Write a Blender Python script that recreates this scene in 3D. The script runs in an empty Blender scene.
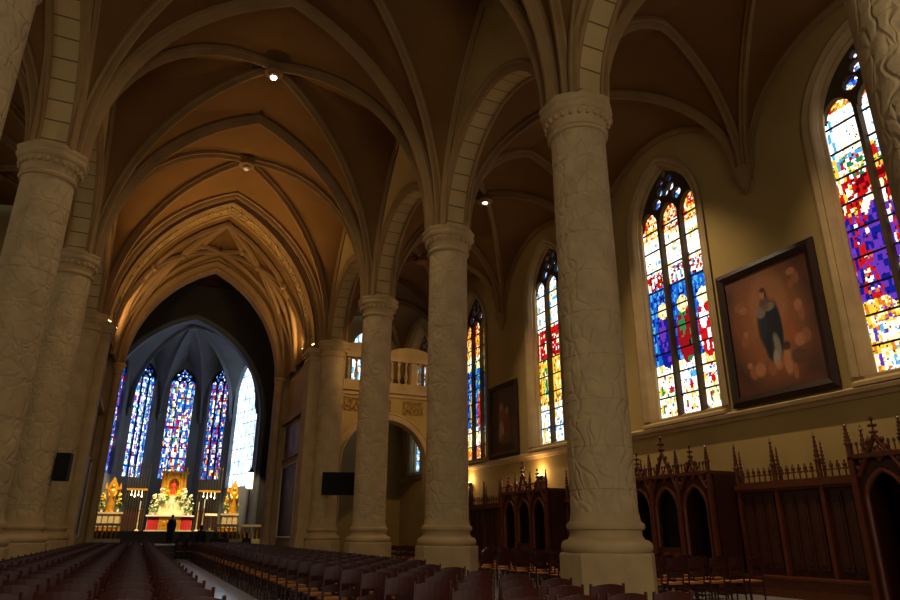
import bpy, bmesh, math, random
from mathutils import Vector, Matrix
from mathutils.geometry import tessellate_polygon
random.seed(7)
C = bpy.context.scene.collection
PI = math.pi

# ------------------------------------------------------------------ dimensions (metres)
XR, XL = 7.74, -3.28          # column axes, window-side and windowless arcade
XC = (XR + XL) / 2
Y0, S = 10.37, 7.107          # first column ahead, bay length
XW = 14.75                    # window wall
XWL = -10.6                   # far wall of the other aisle
def col_y(k): return Y0 + k * S
CORB = {-3: -10.1, -2: -2.8, -1: 4.5, 0: 11.85, 1: 19.2, 2: 26.65, 3: 33.95, 4: 41.0}
WINY = [8.12, 15.42, 22.8, 30.2, 37.5]
CAPZ = 10.4
APEX = 17.8
K0, K1 = -2, 3

# ------------------------------------------------------------------ materials
def lin(c):
    return tuple((x / 12.92 if x <= 0.04045 else ((x + 0.055) / 1.055) ** 2.4) for x in c)
def hexc(h):
    return lin(tuple(int(h[i:i + 2], 16) / 255 for i in (0, 2, 4)))

def new_mat(name):
    m = bpy.data.materials.new(name); m.use_nodes = True
    nt = m.node_tree; nt.nodes.clear()
    out = nt.nodes.new('ShaderNodeOutputMaterial')
    p = nt.nodes.new('ShaderNodeBsdfPrincipled')
    nt.links.new(p.outputs[0], out.inputs[0])
    return m, nt, p
def N(nt, t, **kw):
    n = nt.nodes.new(t)
    for k, v in kw.items():
        if k in n.inputs: n.inputs[k].default_value = v
        else: setattr(n, k, v)
    return n
def ramp(nt, fac, stops):
    r = nt.nodes.new('ShaderNodeValToRGB')
    e = r.color_ramp.elements
    while len(e) > 1: e.remove(e[-1])
    e[0].position, e[0].color = stops[0][0], (*stops[0][1], 1)
    for p, c in stops[1:]:
        x = e.new(p); x.color = (*c, 1)
    nt.links.new(fac, r.inputs[0])
    return r.outputs[0]

def simple(name, col, rough=.6, metal=0., noise=.15, scale=6., bump=0., bscale=30., emit=None, es=1., spec=.5):
    m, nt, p = new_mat(name)
    tc = N(nt, 'ShaderNodeTexCoord')
    n = N(nt, 'ShaderNodeTexNoise', Scale=scale, Detail=5.)
    nt.links.new(tc.outputs['Object'], n.inputs['Vector'])
    a = tuple(max(0, x * (1 - noise)) for x in col); b = tuple(min(1, x * (1 + noise)) for x in col)
    nt.links.new(ramp(nt, n.outputs[0], [(.3, a), (.7, b)]), p.inputs['Base Color'])
    p.inputs['Roughness'].default_value = rough; p.inputs['Metallic'].default_value = metal
    p.inputs['Specular IOR Level'].default_value = spec
    if bump:
        n2 = N(nt, 'ShaderNodeTexNoise', Scale=bscale, Detail=6.)
        nt.links.new(tc.outputs['Object'], n2.inputs['Vector'])
        bp = N(nt, 'ShaderNodeBump', Strength=bump, Distance=.03)
        nt.links.new(n2.outputs[0], bp.inputs['Height']); nt.links.new(bp.outputs[0], p.inputs['Normal'])
    if emit:
        p.inputs['Emission Color'].default_value = (*emit, 1); p.inputs['Emission Strength'].default_value = es
    return m

STONE = hexc('b09468')
M = {}
M['stone'] = simple('pale_stone', STONE, .8, noise=.14, scale=1.6, bump=.25, bscale=18, spec=.25)
M['tracery'] = simple('shaded_tracery_stone', hexc('4c3c28'), .8, noise=.12, scale=3, spec=.15)  # stone darkened: the backlit shade is painted into its colour
M['rib'] = simple('rib_stone', hexc('917148'), .8, noise=.12, scale=1.2, bump=.15, bscale=14, spec=.2)
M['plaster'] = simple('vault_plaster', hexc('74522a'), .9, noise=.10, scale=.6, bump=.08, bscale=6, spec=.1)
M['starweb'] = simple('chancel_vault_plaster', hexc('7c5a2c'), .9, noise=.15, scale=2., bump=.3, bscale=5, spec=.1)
M['wall'] = simple('wall_plaster', hexc('aa8f58'), .88, noise=.10, scale=.5, bump=.08, bscale=7, spec=.15)
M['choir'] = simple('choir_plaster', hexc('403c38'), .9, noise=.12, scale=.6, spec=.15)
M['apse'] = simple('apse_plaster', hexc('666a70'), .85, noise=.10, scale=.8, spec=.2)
M['wood'] = simple('dark_oak', hexc('3a1606'), .45, noise=.3, scale=9, bump=.1, bscale=40)
M['wood2'] = simple('brown_oak', hexc('56260c'), .42, noise=.25, scale=7, bump=.1, bscale=40)
M['chair'] = simple('chair_wood', hexc('3c110a'), .42, noise=.25, scale=12)
M['rush'] = simple('rush_seat', hexc('c07c3a'), .6, noise=.25, scale=30, bump=.4, bscale=80)
M['black'] = simple('black_void', (.006, .005, .004), .6, noise=0, spec=.2)
M['screen'] = simple('black_plastic', (.005, .005, .005), .6, noise=0, spec=.15)
M['iron'] = simple('dark_iron', (.02, .02, .022), .5, .7)
M['lead'] = simple('lead_bar', (.012, .012, .014), .7, noise=0, spec=.1)
M['brass'] = simple('pale_brass', hexc('665638'), .45, .5)
M['gold'] = simple('gilded', hexc('d89a2c'), .4, .45, noise=.35, scale=9, bump=.3, bscale=20)
M['cream'] = simple('cream_marble', hexc('e0cfa0'), .5, noise=.12, scale=4)
M['white'] = simple('white_cloth', hexc('eee6d4'), .7, noise=.05)
M['red'] = simple('red_damask', hexc('b0161a'), .7, noise=.3, scale=14)
M['redrobe'] = simple('red_robe', hexc('d8391e'), .6, noise=.15)
M['green'] = simple('leaf_green', hexc('50783a'), .7, noise=.4, scale=20)
M['yellow'] = simple('yellow_petal', hexc('e8c22c'), .7, noise=.25, scale=25)
M['petal'] = simple('cream_petal', hexc('f0e6b8'), .7, noise=.2, scale=25)
M['skin'] = simple('skin', hexc('b98362'), .6, noise=.05)
M['hair'] = simple('dark_hair', (.012, .009, .007), .6)
M['coat'] = simple('black_coat', (.012, .011, .012), .8, noise=.3, scale=20)
M['coat2'] = simple('navy_jacket', (.012, .014, .024), .8, noise=.3, scale=20)
M['frame'] = simple('dark_frame', hexc('2c160b'), .4, noise=.3, scale=10)
M['palefr'] = simple('pale_frame', hexc('c9bfa4'), .5, noise=.1)
M['silver'] = simple('polished_steel', (.5, .5, .5), .3, .9, noise=.05)
M['lamp'] = simple('lamp_glow', (.9, .9, .9), .5, noise=0, emit=(1, .95, .86), es=22)
M['lampdim'] = simple('lamp_off', (.75, .6, .4), .4, noise=.1, emit=(1, .75, .4), es=.25)
M['lampwarm'] = simple('warm_lamp_glow', (.9, .8, .5), .5, noise=0, emit=(1, .72, .28), es=9)
M['lantern'] = simple('lantern_glow', (.9, .9, .8), .5, noise=0, emit=(1, .82, .5), es=5)

def carved(name, col, scale, strength, dist):
    m, nt, p = new_mat(name)
    tc = N(nt, 'ShaderNodeTexCoord')
    n = N(nt, 'ShaderNodeTexNoise', Scale=1.7, Detail=3.)
    nt.links.new(tc.outputs['Object'], n.inputs['Vector'])
    nt.links.new(ramp(nt, n.outputs[0], [(.3, tuple(x * .84 for x in col)), (.7, tuple(x * 1.12 for x in col))]), p.inputs['Base Color'])
    p.inputs['Roughness'].default_value = .8; p.inputs['Specular IOR Level'].default_value = .25
    d = N(nt, 'ShaderNodeTexNoise', Scale=2.2, Detail=1.)
    nt.links.new(tc.outputs['Object'], d.inputs['Vector'])
    mix = N(nt, 'ShaderNodeMix', data_type='VECTOR'); mix.inputs[0].default_value = .34
    nt.links.new(tc.outputs['Object'], mix.inputs[4]); nt.links.new(d.outputs['Color'], mix.inputs[5])
    v = N(nt, 'ShaderNodeTexVoronoi', Scale=scale); v.feature = 'DISTANCE_TO_EDGE'
    mp = N(nt, 'ShaderNodeMapping'); mp.inputs['Scale'].default_value = (1, 1, .55)
    nt.links.new(mix.outputs[1], mp.inputs[0]); nt.links.new(mp.outputs[0], v.inputs['Vector'])
    mr = N(nt, 'ShaderNodeMapRange'); mr.inputs[1].default_value = .02; mr.inputs[2].default_value = .16
    nt.links.new(v.outputs['Distance'], mr.inputs[0])
    n3 = N(nt, 'ShaderNodeTexNoise', Scale=22., Detail=4.)
    nt.links.new(tc.outputs['Object'], n3.inputs['Vector'])
    ad = N(nt, 'ShaderNodeMath', operation='MULTIPLY_ADD'); ad.inputs[1].default_value = .35
    nt.links.new(n3.outputs[0], ad.inputs[0]); nt.links.new(mr.outputs[0], ad.inputs[2])
    b = N(nt, 'ShaderNodeBump', Strength=strength, Distance=dist)
    nt.links.new(ad.outputs[0], b.inputs['Height']); nt.links.new(b.outputs[0], p.inputs['Normal'])
    return m
M['carved'] = carved('carved_column_stone', hexc('b49a70'), 5.4, .6, .035)
M['band'] = carved('carved_arch_stone', hexc('b08a4c'), 6., 1., .16)

def ashlar(name, col):           # uv: u along the arch in metres, v across
    m, nt, p = new_mat(name)
    uv = N(nt, 'ShaderNodeUVMap')
    w = N(nt, 'ShaderNodeTexBrick', offset=.0)
    w.inputs['Color1'].default_value = (*[x * .93 for x in col], 1); w.inputs['Color2'].default_value = (*[x * 1.08 for x in col], 1)
    w.inputs['Mortar'].default_value = (*[x * .3 for x in col], 1)
    w.inputs['Scale'].default_value = 1.; w.inputs['Mortar Size'].default_value = .018
    w.inputs['Brick Width'].default_value = .52; w.inputs['Row Height'].default_value = 4.
    nt.links.new(uv.outputs[0], w.inputs['Vector']); nt.links.new(w.outputs['Color'], p.inputs['Base Color'])
    b = N(nt, 'ShaderNodeBump', Strength=.6, Distance=.02, invert=True)
    nt.links.new(w.outputs['Fac'], b.inputs['Height']); nt.links.new(b.outputs[0], p.inputs['Normal'])
    p.inputs['Roughness'].default_value = .8; p.inputs['Specular IOR Level'].default_value = .2
    return m
M['ashlar'] = ashlar('voussoir_stone', hexc('b69a68'))

def tiles():
    m, nt, p = new_mat('stone_floor_tiles')
    tc = N(nt, 'ShaderNodeTexCoord')
    w = N(nt, 'ShaderNodeTexBrick', offset=.5)
    w.inputs['Color1'].default_value = (*hexc('86827c'), 1); w.inputs['Color2'].default_value = (*hexc('98948c'), 1)
    w.inputs['Mortar'].default_value = (*hexc('3a3834'), 1)
    w.inputs['Scale'].default_value = 1.; w.inputs['Mortar Size'].default_value = .008
    w.inputs['Brick Width'].default_value = .9; w.inputs['Row Height'].default_value = .6
    nt.links.new(tc.outputs['Object'], w.inputs['Vector']); nt.links.new(w.outputs['Color'], p.inputs['Base Color'])
    n = N(nt, 'ShaderNodeTexNoise', Scale=3., Detail=4.)
    nt.links.new(tc.outputs['Object'], n.inputs['Vector'])
    mr = N(nt, 'ShaderNodeMapRange'); mr.inputs[3].default_value = .14; mr.inputs[4].default_value = .28
    nt.links.new(n.outputs[0], mr.inputs[0]); nt.links.new(mr.outputs[0], p.inputs['Roughness'])
    return m
M['floor'] = tiles()
M['aislestone_sheen'] = simple('paving_painted_reflection', hexc('b4b2be'), .22, noise=.06, scale=2)  # aisle paving with the windows' lavender reflection painted into its colour
M['choirfloor'] = simple('dark_choir_stone', hexc('3c3226'), .5, noise=.2, scale=2)

def vcol(name, strength=0., rough=.5):
    m, nt, p = new_mat(name)
    a = N(nt, 'ShaderNodeAttribute', attribute_name='Col')
    if strength:
        e = N(nt, 'ShaderNodeEmission', Strength=strength)
        nt.links.new(a.outputs['Color'], e.inputs['Color'])
        nt.links.new(e.outputs[0], nt.nodes['Material Output'].inputs[0])
        nt.nodes.remove(p)
    else:
        nt.links.new(a.outputs['Color'], p.inputs['Base Color']); p.inputs['Roughness'].default_value = rough
    return m
M['glass'] = vcol('lit_stained_glass', 1.0)
M['glass_apse'] = vcol('lit_apse_glass', 1.15)
M['canvas'] = vcol('oil_painted_canvas', 0., .55)

# ------------------------------------------------------------------ mesh builder
class MB:
    def __init__(s): s.v, s.f, s.c, s.uv = [], [], {}, {}
    def add(s, vs, fs, col=None):
        o = len(s.v); s.v += [tuple(v) for v in vs]
        for f in fs:
            if col is not None: s.c[len(s.f)] = col
            s.f.append([i + o for i in f])
        return o
    def box(s, x0, x1, y0, y1, z0, z1, m=None):
        vs = [Vector((x, y, z)) for x in (x0, x1) for y in (y0, y1) for z in (z0, z1)]
        if m: vs = [m @ v for v in vs]
        s.add(vs, [(0, 1, 3, 2), (4, 6, 7, 5), (0, 4, 5, 1), (2, 3, 7, 6), (0, 2, 6, 4), (1, 5, 7, 3)])
    def bar(s, p, q, r, n=6, r2=None):
        p, q = Vector(p), Vector(q); d = (q - p).normalized()
        a = d.orthogonal().normalized(); b = d.cross(a)
        r2 = r if r2 is None else r2
        vs = [p + (a * math.cos(t) + b * math.sin(t)) * r for t in [2 * PI * i / n for i in range(n)]]
        vs += [q + (a * math.cos(t) + b * math.sin(t)) * r2 for t in [2 * PI * i / n for i in range(n)]]
        s.add(vs, [(i, (i + 1) % n, n + (i + 1) % n, n + i) for i in range(n)] + [tuple(range(n - 1, -1, -1)), tuple(range(n, 2 * n))])
    def lathe(s, prof, c=(0, 0, 0), n=32, rot=0., a0=0., a1=2 * PI):
        c = Vector(c); full = abs(a1 - a0 - 2 * PI) < 1e-6; k = n if full else n + 1
        vs = []
        for r, z in prof:
            for i in range(k):
                t = a0 + rot + (a1 - a0) * i / n
                vs.append(c + Vector((r * math.cos(t), r * math.sin(t), z)))
        fs = []
        for j in range(len(prof) - 1):
            for i in range(n):
                a, b = j * k + i, j * k + (i + 1) % k
                fs.append((a, b, b + k, a + k))
        if full:
            fs.append(tuple(range(k - 1, -1, -1))); fs.append(tuple(range((len(prof) - 1) * k, len(prof) * k)))
        s.add(vs, fs)
    def ball(s, c, r, sc=(1, 1, 1), n=8, m=6):
        c = Vector(c); vs, fs = [c + Vector((0, 0, r * sc[2]))], []
        for j in range(1, m):
            for i in range(n):
                a, b = PI * j / m, 2 * PI * i / n
                vs.append(c + Vector((r * sc[0] * math.sin(a) * math.cos(b), r * sc[1] * math.sin(a) * math.sin(b), r * sc[2] * math.cos(a))))
        vs.append(c - Vector((0, 0, r * sc[2])))
        for i in range(n):
            fs.append((0, 1 + i, 1 + (i + 1) % n))
            for j in range(m - 2):
                a, b = 1 + j * n + i, 1 + j * n + (i + 1) % n
                fs.append((a, a + n, b + n, b))
            fs.append((1 + (m - 2) * n + i, len(vs) - 1, 1 + (m - 2) * n + (i + 1) % n))
        s.add(vs, fs)
    def prism(s, loops, mp, w0, w1):
        """loops: outer 2D loop and then holes; mp(u, v, w) -> point; a solid from w0 to w1"""
        pts = [p for l in loops for p in l]
        tri = tessellate_polygon([[Vector((u, v, 0)) for u, v in l] for l in loops])
        n = len(pts)
        vs = [mp(u, v, w0) for u, v in pts] + [mp(u, v, w1) for u, v in pts]
        fs = [tuple(t) for t in tri] + [tuple(i + n for i in reversed(t)) for t in tri]
        o = 0
        for l in loops:
            for i in range(len(l)):
                a, b = o + i, o + (i + 1) % len(l)
                fs.append((a, b, b + n, a + n))
            o += len(l)
        s.add(vs, fs)
    def sweep(s, path, prof, nrm=None, closed=False, uv=False, cap=True):
        """prof: (along nrm, along nrm x tangent)"""
        path = [Vector(p) for p in path]; k = len(prof); n = len(path)
        o = len(s.v); L = 0.; us = []
        for i, p in enumerate(path):
            if closed: t = path[(i + 1) % n] - path[i - 1]
            else: t = path[min(i + 1, n - 1)] - path[max(i - 1, 0)]
            t.normalize()
            nn = Vector(nrm).normalized()
            b = nn.cross(t).normalized()
            if i: L += (p - path[i - 1]).length
            us.append(L)
            for u, v in prof: s.v.append(tuple(p + nn * u + b * v))
        for i in range(n if closed else n - 1):
            for j in range(k - 1):
                a, b = o + i * k + j, o + ((i + 1) % n) * k + j
                if uv:
                    s.uv[len(s.f)] = [(us[i], prof[j][0] + 2), (us[i], prof[j + 1][0] + 2), (us[(i + 1) % n], prof[j + 1][0] + 2), (us[(i + 1) % n], prof[j][0] + 2)]
                s.f.append([a, a + 1, b + 1, b])
        if cap and not closed:
            s.f.append([o + j for j in range(k)]); s.f.append([o + (n - 1) * k + j for j in range(k - 1, -1, -1)])
    def mesh(s, name, mat, smooth=False, recalc=True, weld=False):
        me = bpy.data.meshes.new(name)
        me.from_pydata(s.v, [], s.f)
        if s.c:
            at = me.color_attributes.new('Col', 'FLOAT_COLOR', 'CORNER')
            for p in me.polygons:
                c = s.c.get(p.index, (0, 0, 0))
                for li in p.loop_indices: at.data[li].color = (*c, 1)
        if s.uv:
            ul = me.uv_layers.new(name='UVMap')
            for p in me.polygons:
                q = s.uv.get(p.index)
                if q:
                    for li, t in zip(p.loop_indices, q): ul.data[li].uv = t
        if recalc and not s.c and not s.uv:
            bm = bmesh.new(); bm.from_mesh(me)
            if weld: bmesh.ops.remove_doubles(bm, verts=bm.verts, dist=1e-4)
            bmesh.ops.recalc_face_normals(bm, faces=bm.faces); bm.to_mesh(me); bm.free()
        me.materials.append(M[mat] if isinstance(mat, str) else mat)
        if smooth: me.shade_smooth(); me.set_sharp_from_angle(angle=math.radians(42))
        me.update()
        return me
    def build(s, name, mat, parent=None, smooth=False, loc=None, rz=0., **kw):
        o = bpy.data.objects.new(name, s.mesh(name, mat, smooth, **kw)); C.objects.link(o)
        if parent: o.parent = parent
        if loc: o.location = loc
        o.rotation_euler.z = rz
        return o

def tag(o, label, cat, group=None, kind=None):
    if label: o['label'] = label
    if cat: o['category'] = cat
    if group: o['group'] = group
    if kind: o['kind'] = kind
    return o
def thing(name, label, cat, loc=(0, 0, 0), rz=0., group=None, kind=None):
    o = bpy.data.objects.new(name, None); C.objects.link(o); o.empty_display_size = .2
    o.location = loc; o.rotation_euler.z = rz
    return tag(o, label, cat, group, kind)
def struct(name, label=None, cat=None):
    o = bpy.data.objects.new(name, None); C.objects.link(o); o['kind'] = 'structure'
    if label: o['label'] = label
    if cat: o['category'] = cat
    return o
def skind(o, label=None, cat=None):
    o['kind'] = 'structure'
    if label: o['label'] = label
    if cat: o['category'] = cat
    return o
def copy_tree(o, parent=None):
    c = o.copy(); C.objects.link(c); c.parent = parent
    for ch in o.children: copy_tree(ch, c)
    return c

# ------------------------------------------------------------------ arches
def arc(P, Q, n=14):
    P, Q = Vector(P), Vector(Q)
    d = Vector((Q.x - P.x, Q.y - P.y, 0)); a = d.length; h = Q.z - P.z; d = d / a
    out = []
    if h >= a:
        R = (a * a + h * h) / (2 * a); tm = math.atan2(h, R - a)
        for i in range(n + 1):
            t = tm * i / n; out.append(P + d * (R * (1 - math.cos(t))) + Vector((0, 0, R * math.sin(t))))
    else:
        for i in range(n + 1):
            t = PI / 2 * i / n; out.append(P + d * (a * (1 - math.cos(t))) + Vector((0, 0, h * math.sin(t))))
    return out
def arch2d(c, half, spring, apex, n=12):
    l = [(p.x, p.z) for p in arc((c - half, 0, spring), (c, 0, apex), n)]
    r = [(2 * c - u, v) for u, v in l]
    return l + r[::-1][1:]
def arch3d(P, Q, Z, n=14):
    """pointed arch from P to Q with apex height Z"""
    P, Q = Vector(P), Vector(Q); m = (P + Q) / 2; m.z = Z
    return arc(P, m, n) + arc(Q, m, n)[::-1][1:]
RIB = [(-.17, .02), (-.17, -.12), (-.10, -.17), (-.085, -.27), (-.03, -.36), (.03, -.36), (.085, -.27), (.10, -.17), (.17, -.12), (.17, .02)]
RIB = [(u, -v) for u, v in RIB]
def rib(parent, P, Q, sc=1., name='vault_rib', mat='rib', pts=None):
    P, Q = Vector(P), Vector(Q)
    path = pts or arc(P, Q)
    d = Vector((path[-1].x - path[0].x, path[-1].y - path[0].y, 0)).normalized()
    nrm = Vector((0, 0, 1)).cross(d)
    mb = MB(); mb.sweep(path, [(u * sc, v * sc) for u, v in RIB], nrm)
    return mb.build(name, mat, parent, smooth=True)
def cell(mb, A, B, m=5):
    """web between two curves of the same number of points"""
    n = len(A); o = len(mb.v)
    for i in range(n):
        for j in range(m + 1):
            t = j / m
            p = A[i].lerp(B[i], t)
            mb.v.append(tuple(p))
    for i in range(n - 1):
        for j in range(m):
            a = o + i * (m + 1) + j
            mb.f.append([a, a + 1, a + m + 2, a + m + 1])

YZ = lambda x0: (lambda u, v, w: Vector((x0 + w, u, v)))     # u = y, v = z, w = x
XZ = lambda y0: (lambda u, v, w: Vector((u, y0 + w, v)))     # u = x, v = z, w = y
XYp = lambda z0: (lambda u, v, w: Vector((u, v, z0 + w)))

def vault_bay(par, a0, a1, b0, b1, sign, apex, wa, wb, spring_b=CAPZ, sc=1., off=(.42, .42), trans_last=False):
    """a0,a1: roots (x, y) on one side; b0,b1 on the other; sign +1 when b lies at larger x. wa, wb: apex heights of the wall arches."""
    def R(p, dx, dy, z): return Vector((p[0] + dx, p[1] + dy, z))
    oa, ob = off
    A0 = R(a0, sign * oa, 0, CAPZ); A1 = R(a1, sign * oa, 0, CAPZ); B0 = R(b0, -sign * ob, 0, spring_b); B1 = R(b1, -sign * ob, 0, spring_b)
    e = .28
    dA0 = A0 + Vector((-sign * .05, e, 0)); dA1 = A1 + Vector((-sign * .05, -e, 0))
    dB0 = B0 + Vector((sign * .05 * (ob > .2), e * (1 if ob > .2 else .3), 0)); dB1 = B1 + Vector((sign * .05 * (ob > .2), -e * (1 if ob > .2 else .3), 0))
    T0 = (A0 + B0) / 2; T0.z = apex; T1 = (A1 + B1) / 2; T1.z = apex
    boss = (T0 + T1) / 2; boss.z = apex
    fA0 = R(a0, sign * oa, e * 1.8, CAPZ); fA1 = R(a1, sign * oa, -e * 1.8, CAPZ)
    fB0 = R(b0, -sign * ob, e * 1.8 * (1 if ob > .2 else .3), spring_b); fB1 = R(b1, -sign * ob, -e * 1.8 * (1 if ob > .2 else .3), spring_b)
    FA = (fA0 + fA1) / 2; FA.z = wa; FB = (fB0 + fB1) / 2; FB.z = wb
    mb = MB()
    for (t, d, f, T, F) in ((A0, dA0, fA0, T0, FA), (A1, dA1, fA1, T1, FA), (B0, dB0, fB0, T0, FB), (B1, dB1, fB1, T1, FB)):
        ct, cd, cf = arc(t, T), arc(d, boss), arc(f, F)
        cell(mb, ct, cd); cell(mb, cd, cf)
        rib(par, d, boss, sc)
        rib(par, f, F, sc * .7)
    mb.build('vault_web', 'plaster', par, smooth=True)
    for (p, q, T) in ((A0, B0, T0), (A1, B1, T1))[:2 if trans_last else 1]:
        pts = arc(p, T) + arc(q, T)[::-1][1:]
        rib(par, p, q, sc * 1.15, pts=pts)
    bs = MB(); bs.lathe([(.05, -.02), (.20, -.06), (.34, .03), (.30, .16), (.22, .3)], (boss.x, boss.y, apex - .44), 16)
    bs.build('roof_boss', 'rib', par, smooth=True)
    return boss

# ------------------------------------------------------------------ floor, steps
mb = MB(); mb.box(-11.5, 15.6, -5.5, 61, -.3, 0)
skind(mb.build('floor', 'floor'))
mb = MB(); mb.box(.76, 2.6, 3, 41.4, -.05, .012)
skind(mb.build('floor_aisle', 'aislestone_sheen'), 'polished paving of the central aisle, window reflection painted into its pale colour')
mb = MB()
for i in range(4): mb.box(-6, 9.5, 41.5 + .35 * i, 60, .175 * i + (.0 if i == 0 else 0), .175 * (i + 1))
skind(mb.build('floor_choir', 'choirfloor'), 'grey stone choir floor raised on four steps')
mb = MB()
for i in range(4): mb.box(-3.9 + .3 * i, 7.4 - .3 * i, 49.6 + .35 * i, 58, .7 + .19 * i, .7 + .19 * (i + 1))
skind(mb.build('floor_sanctuary', 'choirfloor'), 'altar platform on four steps')

# ------------------------------------------------------------------ columns
def column(k, x, label):
    y = col_y(k)
    K = .81
    sc_ = lambda l: [(r * K, z) for r, z in l]
    t = thing('stone_column', label, 'column', (x, y + (.32 if k == -1 else 0), 0), 0, 'carved columns of the nave arcades', 'thing')
    mb = MB(); mb.lathe(sc_([(1.10, 0), (1.10, .14), (1.06, .17), (1.06, 1.05), (1.03, 1.09), (.5, 1.09)]), n=8, rot=PI / 8)
    mb.build('plinth', 'stone', t)
    mb = MB(); mb.lathe(sc_([(.93, 1.085), (.99, 1.13), (1.0, 1.19), (.98, 1.25), (.92, 1.29), (.84, 1.31), (.80, 1.36), (.79, 1.42), (.80, 1.46), (.85, 1.48),
                         (.87, 1.53), (.85, 1.58), (.80, 1.60), (.775, 1.66), (.76, 1.76), (.6, 1.76)]), n=48)
    mb.build('base_moulding', 'stone', t, smooth=True)
    pr = [(.748, 1.75), (.748, 2.12), (.735, 2.13), (.735, 2.15), (.748, 2.16)]
    z = 2.9
    while z < 9.6:
        r = .748 - .02 * (z - 2) / 8
        pr += [(r, z - .012), (r - .012, z - .008), (r - .012, z + .008), (r, z + .012)]; z += .86
    pr += [(.728, 9.72)]
    mb = MB(); mb.lathe(sc_(pr), n=48); mb.build('shaft', 'carved', t, smooth=True)
    mb = MB()
    mb.lathe(sc_([(.72, 9.62), (.79, 9.64), (.82, 9.69), (.79, 9.74), (.74, 9.76), (.75, 9.86), (.80, 9.95), (.88, 10.02), (.90, 10.06), (.88, 10.1), (.5, 10.1)]), n=40)
    for i in range(24):     # carved egg band
        a = 2 * PI * i / 24
        mb.ball((.855 * K * math.cos(a), .855 * K * math.sin(a), 10.0), .07, (.75, .75, 1.1), 6, 5)
    mb.lathe(sc_([(.90, 10.08), (.98, 10.11), (1.02, 10.17), (1.02, 10.24), (.98, 10.27), (1.0, 10.31), (1.03, 10.34), (1.03, 10.42), (.6, 10.42)]), n=8, rot=PI / 8)
    mb.build('capital', 'stone', t, smooth=True)
    return t
rl = {-2: None, -1: 'dark carved stone column beside the tall window, only its shaft edge showing, top corner',
      0: 'thickest looking carved stone column, octagonal plinth, before the big painting wall',
      1: 'second carved stone column of the window-side arcade, next beyond the nearest full one',
      2: 'third carved stone column of the window-side arcade, beside the black hanging screen',
      3: 'last carved stone column of the window-side arcade, against the chancel pier'}
ll = {-2: None, -1: None, 0: 'dark column shaft in the upper corner on the windowless side',
      1: 'nearest column showing its capital on the windowless side, beside the chair block',
      2: 'second carved column with a black speaker on it, windowless side',
      3: 'last carved column of the windowless arcade, against the chancel pier'}
for k in range(-1, 4): column(k, XR, rl[k])
for k in range(0, 4): column(k, XL, ll[k])

# ------------------------------------------------------------------ arcades
ARCZ = 13.45
def arcade(x, name):
    par = struct(name)
    for k in range(K0, K1):
        ya, yb = col_y(k), col_y(k + 1); m = (ya + yb) / 2
        intr = arch2d(m, S / 2 - .52, CAPZ, ARCZ, 14)
        loop = [(ya, CAPZ)] + intr + [(yb, CAPZ), (yb, 17.6), (ya, 17.6)]
        mb = MB(); mb.prism([loop], YZ(x), -.38, .38); mb.build('arcade_wall', 'wall', par)
        path = [Vector((x, u, v)) for u, v in arch2d(m, S / 2 - .50, CAPZ, ARCZ - .01, 16)]
        # moulded soffit: ashlar in the middle, rolls on the edges
        mb = MB(); mb.sweep(path, [(-.30, -.03), (.30, -.03)], (1, 0, 0), uv=True, cap=False); mb.build('voussoirs', 'ashlar', par)
        for sg in (-1, 1):
            pf = [(.28, .02), (.285, .08), (.33, .10), (.38, .08), (.40, .03), (.40, -.04), (.45, -.06), (.49, -.12), (.47, -.19), (.37, -.21)]
            mb = MB(); mb.sweep(path, [(sg * u, -v) for u, v in pf], (1, 0, 0)); mb.build('arch_moulding', 'rib', par, smooth=True)
    return par
arcade(XR, 'wall_right_arcade'); arcade(XL, 'wall_left_arcade')

# ------------------------------------------------------------------ vaults
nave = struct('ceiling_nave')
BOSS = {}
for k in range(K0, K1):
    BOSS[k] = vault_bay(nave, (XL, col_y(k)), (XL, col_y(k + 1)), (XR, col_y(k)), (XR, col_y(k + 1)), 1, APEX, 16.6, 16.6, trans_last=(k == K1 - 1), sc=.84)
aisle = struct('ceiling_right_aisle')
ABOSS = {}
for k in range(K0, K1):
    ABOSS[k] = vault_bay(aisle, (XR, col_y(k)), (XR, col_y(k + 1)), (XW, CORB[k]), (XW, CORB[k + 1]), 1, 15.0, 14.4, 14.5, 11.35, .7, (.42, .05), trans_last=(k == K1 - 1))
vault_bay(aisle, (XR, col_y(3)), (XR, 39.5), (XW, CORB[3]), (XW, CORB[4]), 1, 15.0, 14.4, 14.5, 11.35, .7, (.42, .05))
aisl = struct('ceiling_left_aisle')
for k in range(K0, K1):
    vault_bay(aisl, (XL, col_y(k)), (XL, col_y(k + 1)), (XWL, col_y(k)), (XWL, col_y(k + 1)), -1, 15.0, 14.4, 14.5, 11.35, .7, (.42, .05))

def corbel(y):
    mb = MB(); mb.lathe([(.03, 0), (.09, .08), (.07, .14), (.13, .22), (.19, .42), (.25, .5), (.25, .62), (.30, .7), (.30, .82)], (0, 0, 0), 12)
    o = mb.build('wall_corbel', 'rib', aisle, smooth=True, loc=(XW - .12, y, 10.62))
for k in range(-1, 4): corbel(CORB[k])

# ------------------------------------------------------------------ window wall with openings
HALF, SILL, SPR, APX = 1.52, 4.85, 11.3, 13.55
loops = [[(-4.6, 0), (41.2, 0), (41.2, 15.2), (-4.6, 15.2)]]
for y in [.75] + WINY[:]:
    loops.append([(y - HALF, SILL), (y + HALF, SILL)] + arch2d(y, HALF, SPR, APX)[::-1])
mb = MB(); mb.prism(loops, YZ(XW), 0, .9); skind(mb.build('wall_right', 'wall'))
mb = MB(); mb.box(XW + .75, XW + .95, -.95, 2.45, 4.6, 13.8); mb.build('wall_right_blind_bay', 'wall')
skind(bpy.data.objects['wall_right_blind_bay'])
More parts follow.
